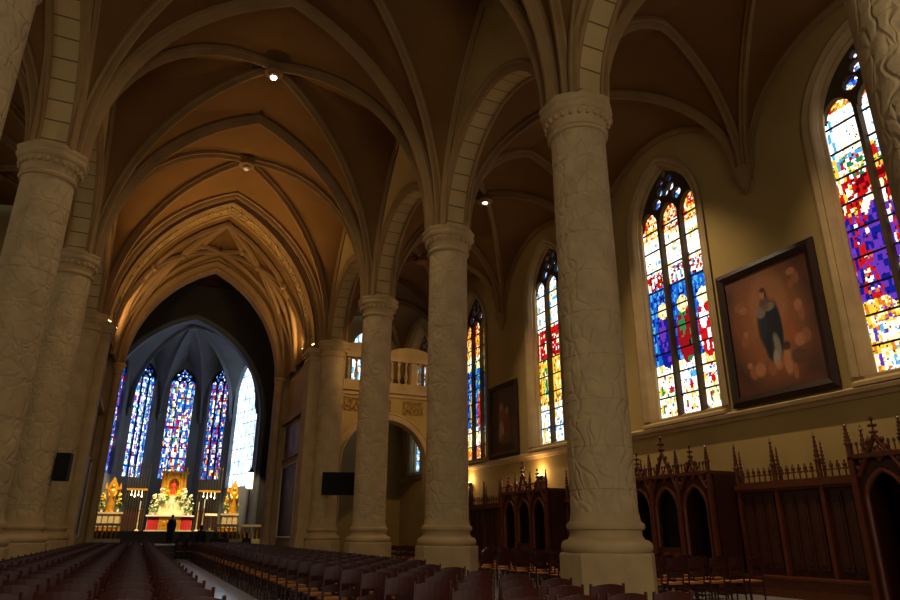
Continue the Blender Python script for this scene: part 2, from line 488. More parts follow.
# string course under the windows
mb = MB()
mb.sweep([(XW, 41, 4.50), (XW, -4.5, 4.50)], [(.0, -.22), (.0, -.04), (-.0, .0), (-.0, .0)][:1] + [(0, .16), (0, .16)][:0] + [(.0, -.26)], (0, 0, 1)) if False else None
mb.prism([[(XW + .02, 4.34), (XW - .06, 4.36), (XW - .10, 4.44), (XW - .20, 4.47), (XW - .22, 4.56), (XW + .02, 4.66)]], lambda u, v, w: Vector((u, w, v)), -4.5, 41.1)
skind(mb.build('trim_1', 'stone'), 'stone string course under the tall windows')
mb = MB(); mb.box(XWL - .4, XWL, -4.6, 41.2, 0, 15.2); skind(mb.build('wall_left', 'wall'))
mb = MB(); mb.box(XWL - .4, XL + .3, 32.0, 32.4, 0, 18); skind(mb.build('wall_left_aisle_end', 'wall'))
mb = MB(); mb.box(-11, 15.4, -4.9, -4.5, 0, 18.5); skind(mb.build('wall_west', 'wall'))

# ------------------------------------------------------------------ stained glass
def pick(w):
    r = random.random() * sum(a for a, _ in w)
    for a, c in w:
        r -= a
        if r <= 0: return c
    return w[-1][1]
def G(h, s=1.): return tuple(x * s for x in hexc(h))
WHT, CRM, YEL, RED, DRD, BLU, DBL, CYA, GRN, PUR, ORG, BLK = (G('f4f4ff', 1.9), G('fff0c0', 1.4), G('ffd23c', 1.2), G('e01c1c', .9), G('8c0c14', .6), G('1e6ee0', .9),
    G('1c24a0', .8), G('58b8f0', 1.1), G('2c9c58', .8), G('7c40d0', .8), G('f08428', 1.), (.004, .004, .006))
def inside_lancet(s, z, half, spr, apx):
    if z < spr: return abs(s) <= half
    if z >= apx: return False
    h, a = apx - spr, half
    if h >= a:
        R = (a * a + h * h) / (2 * a); d = z - spr
        x = R - math.sqrt(max(0, R * R - d * d))
    else:
        x = a * (1 - math.sqrt(max(0, 1 - ((z - spr) / h) ** 2)))
    return abs(s) <= a - x
def glass_mesh(half, z0, spr, apx, cw, ch, fn, jit=.22):
    """grid of irregular coloured quarries in the plane (s, z)"""
    mb = MB(); nx = int(round(2 * half / cw)); nz = int(round((apx - z0) / ch))
    P = {}
    for i in range(nx + 1):
        for j in range(nz + 1):
            s, z = -half + 2 * half * i / nx, z0 + (apx - z0) * j / nz
            js = 0 if i in (0, nx) else random.uniform(-jit, jit) * cw
            jz = 0 if j in (0, nz) else random.uniform(-jit, jit) * ch
            P[i, j] = len(mb.v); mb.v.append((s + js, 0., z + jz))
    for i in range(nx):
        for j in range(nz):
            s, z = -half + 2 * half * (i + .5) / nx, z0 + (apx - z0) * (j + .5) / nz
            if not inside_lancet(s, z, half + cw * .7, spr, apx + ch): continue
            mb.c[len(mb.f)] = fn(s, z); mb.f.append([P[i, j], P[i + 1, j], P[i + 1, j + 1], P[i, j + 1]])
    return mb
def banded(bands, figs):
    memo = {}
    def fn(s, z):
        if random.random() < .02: return BLK
        k = round(s / .915); ds = s - k * .915
        for q, (cs, cz, rs, rz, w) in enumerate(figs):
            if ((s - cs) / rs) ** 2 + ((z - cz) / rz) ** 2 < 1:
                key = ('f', q, int((s - cs + 5) / .10), int((z - cz + 5) / .17))
                if key not in memo: memo[key] = pick(w)
                return memo[key]
        b = next((i for i, (a, e, w) in enumerate(bands) if a <= z < e), len(bands) - 1)
        if abs(ds) > .37 and bands[b][1] < 12.4: key = ('e', b, int(z / .3) % 2, k)
        else: key = (b, k if random.random() < .85 else 9, int((abs(ds) + .03) / .085), int(z / .11))
        if key not in memo: memo[key] = pick(bands[b][2])
        c = memo[key]; g = random.uniform(.8, 1.15)
        return tuple(x * g for x in c)
    return fn
W = lambda *a: [(a[i + 1], a[i]) for i in range(0, len(a), 2)]
whites = W(WHT, 6, CRM, 3, YEL, .5, CYA, .6)
heads = W(YEL, 3, RED, 2.2, ORG, 2, CRM, 2.5, WHT, 1)
trac = W(WHT, 3, CYA, 2, PUR, 1.2, DBL, 1.2, BLU, 1)
lowp = W(WHT, 5, CRM, 5, YEL, 1.6, RED, .8, GRN, .5, BLU, .3)
LS = (-.915, 0, .915)
def saints(cols, zc, halo=YEL):
    f = []
    for cs, (robe, face, second) in zip(LS, cols):
        f += [(cs + .02, zc + .95, .13, .17, W(CRM, 2, face, 2)), (cs, zc + .97, .25, .28, W(halo, 1.4, CRM, 3, WHT, 1)),
              (cs - .12, zc + .35, .16, .45, W(second, 3, robe, 1)), (cs, zc - .05, .36, .95, W(robe, 6, second, .5, BLK, .25)), (cs, zc - .75, .22, .25, W(robe, 2, CRM, 1))]
    return f
win_fn = {
    1: banded([(4, 6.1, W(CRM, 4, YEL, 3, WHT, 4, CYA, 1.5, ORG, .8, PUR, .6)), (6.1, 6.7, W(YEL, 3, ORG, 3, CRM, 2, PUR, 1)),
               (6.7, 8.9, W(RED, 3, PUR, 3, WHT, .7, DBL, 1.4, CRM, .8, ORG, .5)), (8.9, 9.9, W(RED, 5, DRD, 2, CRM, 1, YEL, .8, WHT, .4)), (9.9, 10.6, W(RED, 2, GRN, 1.6, YEL, 2, CYA, 1, WHT, 2)),
               (10.6, 11.9, W(WHT, 8, CRM, 2, CYA, .7)), (11.9, 12.3, heads), (12.3, 14, trac)],
              [(.95, 8.1, .30, 1.5, W(PUR, 3, DBL, 4, BLU, 1.2)), (.6, 8.9, .22, .5, W(WHT, 2, CRM, 1)), (.1, 7.7, .28, 1.2, W(PUR, 4, DBL, 3, WHT, .6)), (-.7, 7.8, .3, 1.3, W(PUR, 4, DBL, 3)), (-.7, 9.0, .28, .35, W(WHT, 2, CRM, 2, ORG, 1)), (-.6, 9.7, .4, .2, W(RED, 3, DRD, 2))]),
    2: banded([(4, 4.95, whites), (4.95, 6.35, lowp), (6.35, 6.7, W(CRM, 3, WHT, 3, YEL, 2, PUR, .7)), (6.7, 9.35, W(BLU, 6, CYA, 2, DBL, 1.3)), (9.35, 9.95, W(WHT, 3, RED, 2.4, DRD, 1.5, CRM, 1, CYA, 1)),
               (9.95, 11.25, whites), (11.25, 12.25, heads), (12.25, 14, trac)],
              saints([(DBL, ORG, PUR), (G('b01820', .8), CRM, GRN), (RED, CRM, WHT)], 7.55) +
              [(c, 5.85, .09, .12, W(RED, 1)) for c in LS] + [(0, 6.15, .3, .35, W(WHT, 5, CYA, 1))]),
    3: banded([(4, 5.9, W(WHT, 6, CRM, 2, YEL, 1.5, CYA, 1.4, BLU, .4)), (5.9, 6.6, W(CRM, 2, WHT, 4, CYA, 2, YEL, 1)), (6.6, 8.6, W(YEL, 4, CRM, 2, RED, 1.2, ORG, 1, GRN, 1, DRD, .6)),
               (8.6, 9.9, W(RED, 8, DRD, 2, CRM, 1.2, WHT, .5)), (9.9, 12.25, W(WHT, 6, CYA, 1.3, CRM, 2, YEL, 1, RED, .3)), (12.25, 14, trac)],
              [(-.9, 7.6, .26, .9, W(GRN, 3, YEL, 2, CRM, 1)), (0, 7.7, .27, .9, W(YEL, 5, CRM, 2, ORG, 1)), (.9, 7.6, .26, .9, W(DRD, 3, ORG, 2)), (-.85, 9.1, .14, .2, W(CRM, 1)), (.06, 9.25, .14, .2, W(CRM, 1))]),
    4: banded([(4, 5.6, W(RED, 2, YEL, 3, ORG, 3, CRM, 1, PUR, 1)), (5.6, 6.6, W(CRM, 3, YEL, 2, WHT, 2, BLU, .8)), (6.6, 9.6, W(BLU, 6, DBL, 2, CYA, 2, YEL, .8, GRN, 1)), (9.6, 10.3, W(CRM, 2, YEL, 2, GRN, 1, WHT, 1)),
               (10.3, 12.25, W(RED, 2.5, ORG, 3, YEL, 3, CRM, 1.5)), (12.25, 14, trac)],
              [(-.9, 7.4, .27, .9, W(GRN, 2, YEL, 2, RED, 1.)), (0, 7.4, .27, .9, W(RED, 3, ORG, 1)), (.9, 7.4, .27, .9, W(YEL, 3, GRN, 1))]),
    5: banded([(4, 8, W(WHT, 4, CYA, 5, BLU, 1)), (8, 14, W(WHT, 5, CYA, 4, BLU, 1.2, CRM, 1))], []),
}
def tracery(half, z0, spr, apx, nl, head, lw=.1, depth=.16):
    """mullions and pierced head as one stone grille; s across, z up"""
    w = (2 * half - (nl - 1) * lw) / nl
    mb = MB(); mp = lambda u, v, q: Vector((u, q, v))
    cs = [-half + w / 2 + i * (w + lw) for i in range(nl)]
    for i in range(nl - 1):
        c = cs[i] + w / 2 + lw / 2
        mb.prism([[(c - lw / 2, z0), (c + lw / 2, z0), (c + lw / 2, head + .02), (c - lw / 2, head + .02)]], mp, -.09, depth)
    # pierced plate in the head
    lane = arch2d(0, half, spr, apx, 14)
    top = [(u, v) for u, v in lane if v > head]
    edge = half - .0
    xs = max(abs(u) for u, v in top) if top else half
    base = []
    for i, c in enumerate(cs):
        ap = head + w * .62
        base += [(c - w / 2 * .98, head)] + [(u, v) for u, v in arch2d(c, w / 2 * .94, head + .02, ap, 6)] + [(c + w / 2 * .98, head)]
    outer = base + top[::-1]
    holes = []
    def blob(cx, cz, rx, rz, k=8):
        l = [(cx + rx * math.cos(2 * PI * i / k + PI / 2), cz + rz * math.sin(2 * PI * i / k + PI / 2)) for i in range(k)]
        if all(inside_lancet(u * 1.06, v + .05, half, spr, apx) for u, v in l): holes.append(l)
    h0 = head + w * .55
    span = apx - h0
    for i in range(nl - 1):
        c = cs[i] + w / 2 + lw / 2
        blob(c, h0 + span * .16, w * .25, span * .15)
        blob(c - w * .26, h0 + span * .42, w * .19, span * .12); blob(c + w * .26, h0 + span * .42, w * .19, span * .12)
    blob(0, h0 + span * .34, w * .16, span * .10)
    blob(-w * .25, h0 + span * .66, w * .17, span * .09); blob(w * .25, h0 + span * .66, w * .17, span * .09); blob(0, h0 + span * .84, w * .12, span * .08)
    mb.prism([outer] + holes, mp, -.05, depth - .03)
    return mb, cs, w
def bars(half, z0, z1, step):
    mb = MB(); z = z0 + step
    while z < z1:
        mb.box(-half, half, -.02, .02, z - .022, z + .022); z += step
    return mb
def tall_window(n, y, label, fn, seed):
    random.seed(seed)
    t = struct('window_%d' % n, label, 'window'); t.location = (XW, y, 0)
    # local: s -> -Y (so s runs from the far jamb to the near jamb), plane normal into the room -X
    m = Matrix(((0, 1, 0, 0), (-1, 0, 0, 0), (0, 0, 1, 0), (0, 0, 0, 1)))
    def place(o, x): o.matrix_local = Matrix.Translation((x, 0, 0)) @ m
    q = .042 if n < 3 else .06
    g = glass_mesh(1.5, 4.86, 11.3, 13.5, q, q * 1.15, fn, .3)
    place(g.build('stained_glass', 'glass', t), .46)
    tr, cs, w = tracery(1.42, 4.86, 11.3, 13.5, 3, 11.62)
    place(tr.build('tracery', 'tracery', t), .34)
    place(bars(1.45, 4.86, 12, .735).build('saddle_bars', 'lead', t), .42)
    # moulded surround
    path = [Vector((0, -HALF, SILL))] + [Vector((0, u, v)) for u, v in arch2d(0, HALF, SPR, APX, 16)] + [Vector((0, HALF, SILL))]
    pf = [(-.06, -.30), (-.10, -.22), (-.07, -.14), (-.02, -.10), (-.06, -.05), (-.02, 0), (.06, .02), (.14, .07), (.2, .04), (.28, .12), (.36, .10)]
    mb = MB(); mb.sweep(path, [(u, -v) for u, v in pf], (1, 0, 0))
    mb.build('window_frame', 'stone', t, smooth=True)
    mb = MB(); mb.prism([[(-.20, SILL - .24), (-.20, SILL - .16), (.40, SILL + .12), (.46, SILL + .12), (.46, SILL - .24)]], lambda u, v, w_: Vector((u, w_, v)), -HALF - .22, HALF + .22)
    mb.build('window_sill', 'stone', t)
    return t
wl = {1: 'tall stained glass window at the edge of the picture with a purple robed figure',
      2: 'tall three-light stained glass window with three robed saints on blue',
      3: 'stained glass window half hidden by the nearest column, with a red band',
      4: 'narrow strip of stained glass in blue and orange beyond the second column',
      5: 'pale blue window seen through the gallery arch'}
for i, y in enumerate(WINY): tall_window(i + 1, y, wl[i + 1], win_fn[i + 1], 20 + i)
random.seed(11)

# ------------------------------------------------------------------ chancel: nave end wall, star-vaulted bay, inner arch
CX = 2.13
def wall_with_arch(name, y0, y1, x0, x1, z1, c, half, spring, apex, mat, n=18):
    loop = [(x0, 0), (c - half, 0)] + arch2d(c, half, spring, apex, n) + [(c + half, 0), (x1, 0), (x1, z1), (x0, z1)]
    mb = MB(); mb.prism([loop], XZ(0), y0, y1)
    return skind(mb.build(name, mat))
YE = col_y(3) + .25
east = struct('wall_east')
h1 = 4.52
wo = wall_with_arch('wall_east_face', YE, YE + .9, XL - 1, XR + .6, 18.2, CX, h1, 10.0, 17.1, 'wall'); wo.parent = east
def arch_ring(par, name, y, c, half, spring, apex, prof, mat, foot=True, smooth=True):
    pts = [Vector((u, y, v)) for u, v in arch2d(c, half, spring, apex, 18)]
    if foot: pts = [Vector((c - half, y, .0))] + pts + [Vector((c + half, y, .0))]
    mb = MB(); mb.sweep(pts, prof, (0, 1, 0)); return mb.build(name, mat, par, smooth=smooth)
# outer orders: dark roll moulding on the face and the carved soffit band
arch_ring(east, 'face_moulding', YE, CX, h1, 10.0, 17.1, [(-.02, -.02), (-.10, -.05), (-.16, -.13), (-.10, -.2), (-.02, -.24), (-.08, -.32), (-.14, -.42), (-.08, -.5), (0, -.52)], 'rib', foot=False)
arch_ring(east, 'carved_soffit', YE, CX, h1, 10.0, 17.1, [(.08, -.04), (.08, .05), (.45, .07), (.82, .05), (.82, -.04)], 'band', foot=False)
arch_ring(east, 'inner_roll', YE, CX, h1, 10.0, 17.1, [(.80, -.02), (.82, .1), (.92, .14), (1.02, .1), (1.02, -.02)], 'rib', foot=False)
for sg in (-1, 1):
    x = CX + sg * (h1 + .39)
    mb = MB()
    mb.box(x - .42, x + .42, YE - .12, YE + 1.0, 0, 9.75)
    mb.build('pier', 'stone', east)
    mb = MB()
    mb.box(x - .52, x + .52, YE - .22, YE + 1.1, 0, 1.05); mb.box(x - .47, x + .47, YE - .17, YE + 1.05, 1.05, 1.35)
    mb.build('pier_plinth', 'stone', east)
    mb = MB()
    for q, (a, b, e) in enumerate(((9.5, 9.6, .04), (9.6, 9.75, .015), (9.75, 9.86, .1), (9.86, 10.02, .16), (10.02, 10.1, .12))):
        mb.box(x - .42 - e, x + .42 + e, YE - .12 - e, YE + 1.0 + e, a, b)
    mb.build('pier_capital', 'stone', east)

YI = 38.8
h2 = 4.12
# side walls of the star-vaulted bay
XSR, XSL = 6.95, CX * 2 - 6.95
mb = MB(); mb.box(XSR, XSR + .4, YE + .8, YI + 1, 0, 18); skind(mb.build('wall_chancel_right', 'stone'))
mb = MB(); mb.box(XSL - .4, XSL, YE + .8, YI + 1, 0, 18); skind(mb.build('wall_chancel_left', 'stone'))
inner = wall_with_arch('wall_chancel_arch', YI, YI + .9, CX - 7, CX + 7, 19, CX, h2, 9.9, 16.25, 'stone')
arch_ring(inner, 'arch_roll', YI, CX, h2, 9.9, 16.25, [(.0, -.5), (-.06, -.46), (-.1, -.38), (-.03, -.3), (-.02, -.06), (-.08, -.04), (-.1, .05), (0, .1), (.1, .08), (.2, .1), (.3, .05), (.5, .07), (.9, .05)], 'rib', foot=False)
for sg in (-1, 1):
    x = CX + sg * (h2 + .16)
    mb = MB(); mb.lathe([(.30, 0), (.30, .9), (.26, .92), (.22, 1.1), (.2, 1.2), (.2, 9.3), (.26, 9.34), (.22, 9.4), (.28, 9.7), (.36, 9.78), (.36, 9.92), (.2, 9.92)], (x, YI - .1, 0), 16)
    mb.build('respond_shaft', 'stone', inner, smooth=True)

# star vault
star = struct('ceiling_chancel')
A = [Vector((u, YE + .9, v)) for u, v in arch2d(CX, h1 + .05, 10.0, 17.35, 14)]
B = [Vector((u, YI + .1, v)) for u, v in arch2d(CX, h2 + .35, 9.9, 16.9, 14)]
mb = MB(); cell(mb, A, B, 8); mb.build('vault_web', 'starweb', star, smooth=True)
def sv(t, q):      # t: 0..1 along the arch, q: 0..1 into the depth
    f = t * (len(A) - 1); i = min(int(f), len(A) - 2); f -= i
    return A[i].lerp(A[i + 1], f).lerp(B[i].lerp(B[i + 1], f), q)
def star_rib(pts, r=.16):
    mb = MB()
    P = []
    for (t0, q0), (t1, q1) in zip(pts[:-1], pts[1:]):
        for i in range(7): P.append(sv(t0 + (t1 - t0) * i / 6, q0 + (q1 - q0) * i / 6) - Vector((0, 0, .16)))
    n = len(P)
    for i in range(n - 1):
        if (P[i + 1] - P[i]).length > 1e-4: mb.bar(P[i], P[i + 1], r, 6)
    mb.build('star_rib', 'rib', star, smooth=True)
for sg in (-1, 1):
    X = lambda t: .5 + sg * (t - .5)
    star_rib([(X(0), 0), (X(.25), .25), (X(.5), .22)]); star_rib([(X(0), .5), (X(.25), .25)]); star_rib([(X(0), .5), (X(.25), .75)])
    star_rib([(X(0), 1), (X(.25), .75), (X(.5), .80)]); star_rib([(X(0), 0), (X(.36), .5), (X(.5), .22)]); star_rib([(X(0), 1), (X(.36), .5), (X(.5), .8)])
    star_rib([(X(.25), .25), (X(.36), .5)]); star_rib([(X(.25), .75), (X(.36), .5)]); star_rib([(X(.36), .5), (X(.43), .5)])
    star_rib([(X(.43), .5), (X(.5), .22)]); star_rib([(X(.43), .5), (X(.5), .8)])
    star_rib([(X(0), .5), (X(.36), .5)])
for t, q in ((.5, .22), (.5, .8), (.43, .5), (.57, .5), (.25, .25), (.75, .25), (.36, .5), (.64, .5)):
    p = sv(t, q); mb = MB(); mb.lathe([(.08, -.05), (.2, -.02), (.24, .1), (.2, .25)], (p.x, p.y, p.z - .32), 12); mb.build('roof_boss', 'rib', star, smooth=True)

# ------------------------------------------------------------------ choir and apse
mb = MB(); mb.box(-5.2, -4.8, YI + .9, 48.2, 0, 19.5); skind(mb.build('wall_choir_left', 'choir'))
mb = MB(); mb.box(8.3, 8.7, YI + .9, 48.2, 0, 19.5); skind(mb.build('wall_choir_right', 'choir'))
ch = struct('ceiling_choir')
mb = MB(); mb.box(-5.2, 8.7, YI + .8, 48.3, 18.6, 18.9); mb.build('ceiling_boards', 'wood', ch)
for i in range(5):
    mb = MB(); mb.box(-5.2, 8.7, 40.4 + 1.8 * i, 40.65 + 1.8 * i, 18.2, 18.6); mb.build('ceiling_joist', 'wood', ch)
for i in range(6):
    mb = MB(); mb.box(-3.5 + 2.1 * i, -3.25 + 2.1 * i, YI + .9, 48.3, 18.3, 18.6); mb.build('ceiling_joist', 'wood', ch)
AX = 1.75
aw = wall_with_arch('wall_apse_arch', 48.0, 48.9, -5.2, 8.7, 19.2, AX, 5.15, 8.8, 15.75, 'choir')
arch_ring(aw, 'arch_roll', 48.0, AX, 5.15, 8.8, 15.75, [(.02, -.3), (-.06, -.26), (-.08, -.12), (0, -.02), (.04, .06), (.2, .08), (.5, .06), (.9, .05)], 'apse', foot=True)
cor = [(AX - 5.25, 48.85), (AX - 5.2, 50.2), (AX - 3.8, 55.2), (AX - 1.6, 57.15), (AX + 1.6, 57.15), (AX + 3.8, 55.2), (AX + 5.2, 50.2), (AX + 5.25, 48.85)]
AB = Vector((AX - .1, 52.2, 16.5))
apse_ceiling = struct('ceiling_apse'); apse_wall = struct('wall_apse')
def apse_glass(white, which=1):
    if white:
        return lambda s, z: pick(W(G('dceeff', 2.0), 5, G('b8dcff', 1.5), 3, G('f4faff', 2.6), 2))
    memo = {}
    pal = {1: W(BLU, 3, DBL, 3, PUR, 1.5, RED, 1.6, WHT, 1), 2: W(WHT, 3.4, CYA, 3, BLU, 2.4, G('c8b8ff', 1.3), 1.6, RED, .8, PUR, .8, CRM, 1), 3: W(WHT, 2.2, BLU, 1.8, RED, 1.7, YEL, 1.1, CRM, 1.6, PUR, 1, CYA, 1.3, GRN, .7, DBL, 1),
           4: W(BLU, 2, DBL, 2.6, RED, 2.2, CRM, 1.1, WHT, 1, YEL, .9, CYA, .9, PUR, .6, DRD, 1)}[which]
    edge = W(BLU, 4, DBL, 2.4, CYA, 1.6, PUR, .6)
    def fn(s, z):
        if z > 12.9: return pick(W(BLU, 3, DBL, 3, CYA, 1.5, WHT, 1.2))
        l = round(s / .53); d = abs(s - l * .53)
        key = (l, d > .16, int(z / (.20 if d < .16 else .15)), int((s - l * .53 + 1) / .12))
        if key not in memo: memo[key] = pick(edge if d > .16 and random.random() < .7 else pal)
        g = random.uniform(.75, 1.2); return tuple(x * g for x in memo[key])
    return fn
nwin = 6
for i in range(7):
    a, b = Vector((*cor[i], 0)), Vector((*cor[i + 1], 0)); m = (a + b) / 2; L = (b - a).length
    d = (b - a).normalized(); inw = Vector((-d.y, d.x, 0));
    if inw.dot(Vector((AX, 51, 0)) - m) < 0: inw = -inw
    white = i == 5
    has = i in (1, 2, 3, 4, 5)
    hw, z0, sp, ap = (.92 if i != 1 else 1.7, 5.3, 12.9, 14.1) if not white else (2.3, 4.6, 11.6, 14.3)
    def mp(u, v, w, a=a, d=d, inw=inw): return a + d * u - inw * w + Vector((0, 0, v))
    lo = [[(-.1, 0), (L + .1, 0), (L + .1, 15.6), (-.1, 15.6)]]
    if has: lo.append([(L / 2 - hw, z0), (L / 2 + hw, z0)] + arch2d(L / 2, hw, sp, ap)[::-1])
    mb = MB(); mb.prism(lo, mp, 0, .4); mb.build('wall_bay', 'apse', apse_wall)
    # web and ribs
    wz = 14.5
    A0 = a + inw * .12; B0 = b + inw * .12; A0.z = B0.z = 10.2
    F = m.copy(); F.z = wz + .4
    mbw = MB()
    if i not in (0, 6):
        ra, rb = arc(A0, AB), arc(B0, AB)
        fa = [p for p in arc(a + Vector((0, 0, 10.2)), F)]; fb = [p for p in arc(b + Vector((0, 0, 10.2)), F)]
        cell(mbw, ra, fa); cell(mbw, rb, fb)
        # fill between the wall apex and the boss
        mbw.build('vault_web', 'apse', apse_ceiling, smooth=True)
    else:
        P2 = [Vector((AX + (p.x - AX), 48.9, p.z)) for p in [Vector((u, 0, v)) for u, v in arch2d(AX, 5.2, 8.9, 15.85, 14)]]
        half = P2[:15] if i == 0 else P2[14:][::-1]
        half = [half[min(14, q)] for q in range(15)]
        cr = arc(B0 if i == 0 else A0, AB)
        cell(mbw, half, cr); mbw.build('vault_web', 'apse', apse_ceiling, smooth=True)
    if i in (0,): pass
    rib(apse_ceiling, B0 if i < 6 else A0, AB, .62, mat='apse')
    mbc = MB(); q = (B0 if i < 6 else A0); mbc.lathe([(.02, 0), (.1, .15), (.12, .3), (.2, .5), (.2, .6)], (q.x, q.y, 9.65), 10); mbc.build('rib_corbel', 'apse', apse_ceiling, smooth=True)
    if has:
        random.seed(100 + i)
        names = {1: 'blue stained glass apse window, sliver beside the chancel arch', 2: 'tall blue stained glass apse window beyond the candle screen', 3: 'central stained glass apse window above the gilded high altar',
                 4: 'dark multicoloured stained glass apse window next to the white glazed one', 5: 'bright white leaded glass window of the apse'}
        t = struct('window_%d' % nwin, names[i], 'window'); nwin += 1
        ang = math.atan2(d.y, d.x)
        t.location = m; t.rotation_euler.z = ang          # local x along the wall, local -y or +y inwards
        s_in = 1 if Vector((-math.sin(ang), math.cos(ang), 0)).dot(inw) > 0 else -1
        g = glass_mesh(hw + .03, z0, sp, ap, (.07 if not white else .3), (.09 if not white else .3), apse_glass(white, min(i, 4)), .2 if not white else .05)
        g.build('stained_glass' if not white else 'leaded_glass', 'glass_apse', t, loc=(0, -s_in * .3, 0))
        if not white:
            tr, cs, w = tracery(hw, z0, sp, ap, 3, 12.75, .06, .06)
            o = tr.build('tracery', 'lead', t, loc=(0, -s_in * .2, 0))
            bars(hw, z0, 12.9, .8).build('saddle_bars', 'lead', t, loc=(0, -s_in * .27, 0))
        else:
            mb = bars(hw, z0, 13.6, .95)
            for c in (-1.5, -.75, 0, .75, 1.5): mb.box(c - .02, c + .02, -.02, .02, z0, 13.7)
            mb.build('saddle_bars', 'silver', t, loc=(0, -s_in * .27, 0))
rib(apse_ceiling, (AX - 4.9, 49.3, 10.2), AB, .62, mat='apse')
mb = MB(); mb.lathe([(.1, 0), (.3, .03), (.38, .15), (.3, .4)], (AB.x, AB.y, AB.z - .5), 14); mb.build('roof_boss', 'apse', apse_ceiling, smooth=True)
random.seed(5)

# ------------------------------------------------------------------ gallery across the window-side aisle
YG = 33.0
gal = thing('stone_gallery', 'carved stone gallery with balustrade over a round arch, beyond the third column', 'gallery', (0, 0, 0), kind='thing')
mb = MB()
lp = [(XR + .55, 0), (8.75, 0)] + arch2d(11.1, 2.35, 4.7, 7.05, 14) + [(13.45, 0), (XW, 0), (XW, 8.2), (XR + .55, 8.2)]
mb.prism([lp], XZ(YG), 0, .6); mb.build('arch_wall', 'wall', gal)
arch_pts = [Vector((u, YG, v)) for u, v in arch2d(11.1, 2.35, 4.7, 7.05, 14)]
mb = MB(); mb.sweep([Vector((8.75, YG, 0))] + arch_pts + [Vector((13.45, YG, 0))], [(0, -.38), (-.08, -.36), (-.1, -.28), (-.04, -.24), (-.04, -.08), (-.1, -.04), (-.08, .04), (.2, .06), (.6, .05)], (0, 1, 0)); mb.build('arch_moulding', 'stone', gal, smooth=True)
mb = MB(); mb.box(XR + .5, XW - .01, YG - .1, YG + 6, 8.2, 8.4); mb.box(XR + .5, XW - .01, YG - .28, YG + .6, 8.4, 8.6); mb.box(XR + .5, XW - .01, YG - .2, YG + .5, 8.6, 8.75); mb.build('cornice', 'stone', gal)
for i in range(4):      # relief panels in the spandrel
    x = 8.6 + 1.55 * i + (.3 if i > 1 else 0)
    mb = MB(); mb.box(x, x + 1.15, YG - .05, YG + .02, 7.35, 8.05); mb.build('relief_panel', 'band', gal)
mb = MB(); mb.box(XR + .5, XW - .01, YG - .2, YG + .2, 8.75, 8.95); mb.build('parapet_base', 'stone', gal)
for i in range(16):
    x = XR + .8 + i * .40
    if i % 5 == 0:
        mb = MB(); mb.box(x - .16, x + .16, YG - .2, YG + .2, 8.95, 10.15); mb.build('parapet_pier', 'stone', gal)
    else:
        mb = MB(); mb.lathe([(.09, 8.95), (.09, 9.02), (.05, 9.08), (.11, 9.35), (.06, 9.7), (.05, 9.95), (.09, 10.05), (.09, 10.15)], (x, YG, 0), 10); mb.build('baluster', 'stone', gal, smooth=True)
mb = MB(); mb.box(XR + .5, XW - .01, YG - .26, YG + .26, 10.15, 10.4); mb.build('handrail', 'stone', gal)
# pedimented screens standing on the rail
for c, wd in ((9.6, 1.3), (12.4, 1.3)):
    mb = MB(); lo = [(c - wd, 10.4), (c + wd, 10.4), (c + wd, 10.55)] + [(c + wd * math.cos(a), 10.55 + .45 * math.sin(a)) for a in [PI * i / 10 for i in range(1, 10)]] + [(c - wd, 10.55)]
    mb.prism([lo], XZ(YG), -.12, .12); mb.build('pediment', 'stone', gal)
# end wall of that aisle
mb = MB()
mb.prism([[(XR - .8, 0), (XW + .4, 0), (XW + .4, 15.2), (XR - .8, 15.2)], [(11.9 - .7, 9.0), (11.9 + .7, 9.0)] + arch2d(11.9, .7, 12.9, 14.0)[::-1],
          [(12.0, .02), (13.3, .02)] + arch2d(12.65, .65, 2.0, 3.1)[::-1]], XZ(40.6), 0, .6)
skind(mb.build('wall_aisle_end', 'wall'))
t = struct('window_11', 'small pale lancet window above the gallery', 'window'); t.location = (11.9, 40.9, 0)
random.seed(60); g = glass_mesh(.72, 9.0, 12.9, 14.0, .12, .14, lambda s, z: pick(W(WHT, 4, CYA, 3, CRM, 2))); g.build('leaded_glass', 'glass', t)
mb = MB(); mb.box(-.04, .04, -.1, -.03, 9, 13.9); mb.build('mullion', 'stone', t)
t = struct('door_1', 'small pointed door in the end wall seen through the gallery arch', 'door'); t.location = (12.65, 40.75, 0)
mb = MB(); mb.prism([[(-.65, .02), (.65, .02)] + arch2d(0, .65, 2.0, 3.1)[::-1]], lambda u, v, w: Vector((u, w, v)), 0, .08); mb.build('door_leaf', 'wood', t)
mb = MB(); mb.bar((.45, -.05, 1.05), (.45, -.05, 1.25), .02); mb.build('door_handle', 'iron', t)
# ------------------------------------------------------------------ paintings (painted in generic blocks of pigment)
def painted(w, h, bg, marks, nx=110):
    """returns a builder for a canvas in (s, z) with colours per face; marks: (cx, cz, rx, rz, colour, strength)"""
    mb = MB(); nz = int(nx * h / w)
    for j in range(nz + 1):
        for i in range(nx + 1): mb.v.append((-w / 2 + w * i / nx, 0, h * j / nz))
    rnd = random.Random(3)
    for j in range(nz):
        for i in range(nx):
            u, v = (i + .5) / nx, (j + .5) / nz
            c = list(bg(u, v))
            for (cx, cz, rx, rz, col, st) in marks:
                q = ((u - cx) / rx) ** 2 + ((v - cz) / rz) ** 2
                if q < 1.3:
                    k = st * max(0, min(1, (1.3 - q) * 1.5)); c = [x + (y - x) * k for x, y in zip(c, col)]
            g = .88 + .24 * rnd.random()
            mb.c[len(mb.f)] = tuple(x * g for x in c)
            a = j * (nx + 1) + i; mb.f.append([a, a + 1, a + nx + 2, a + nx + 1])
    return mb
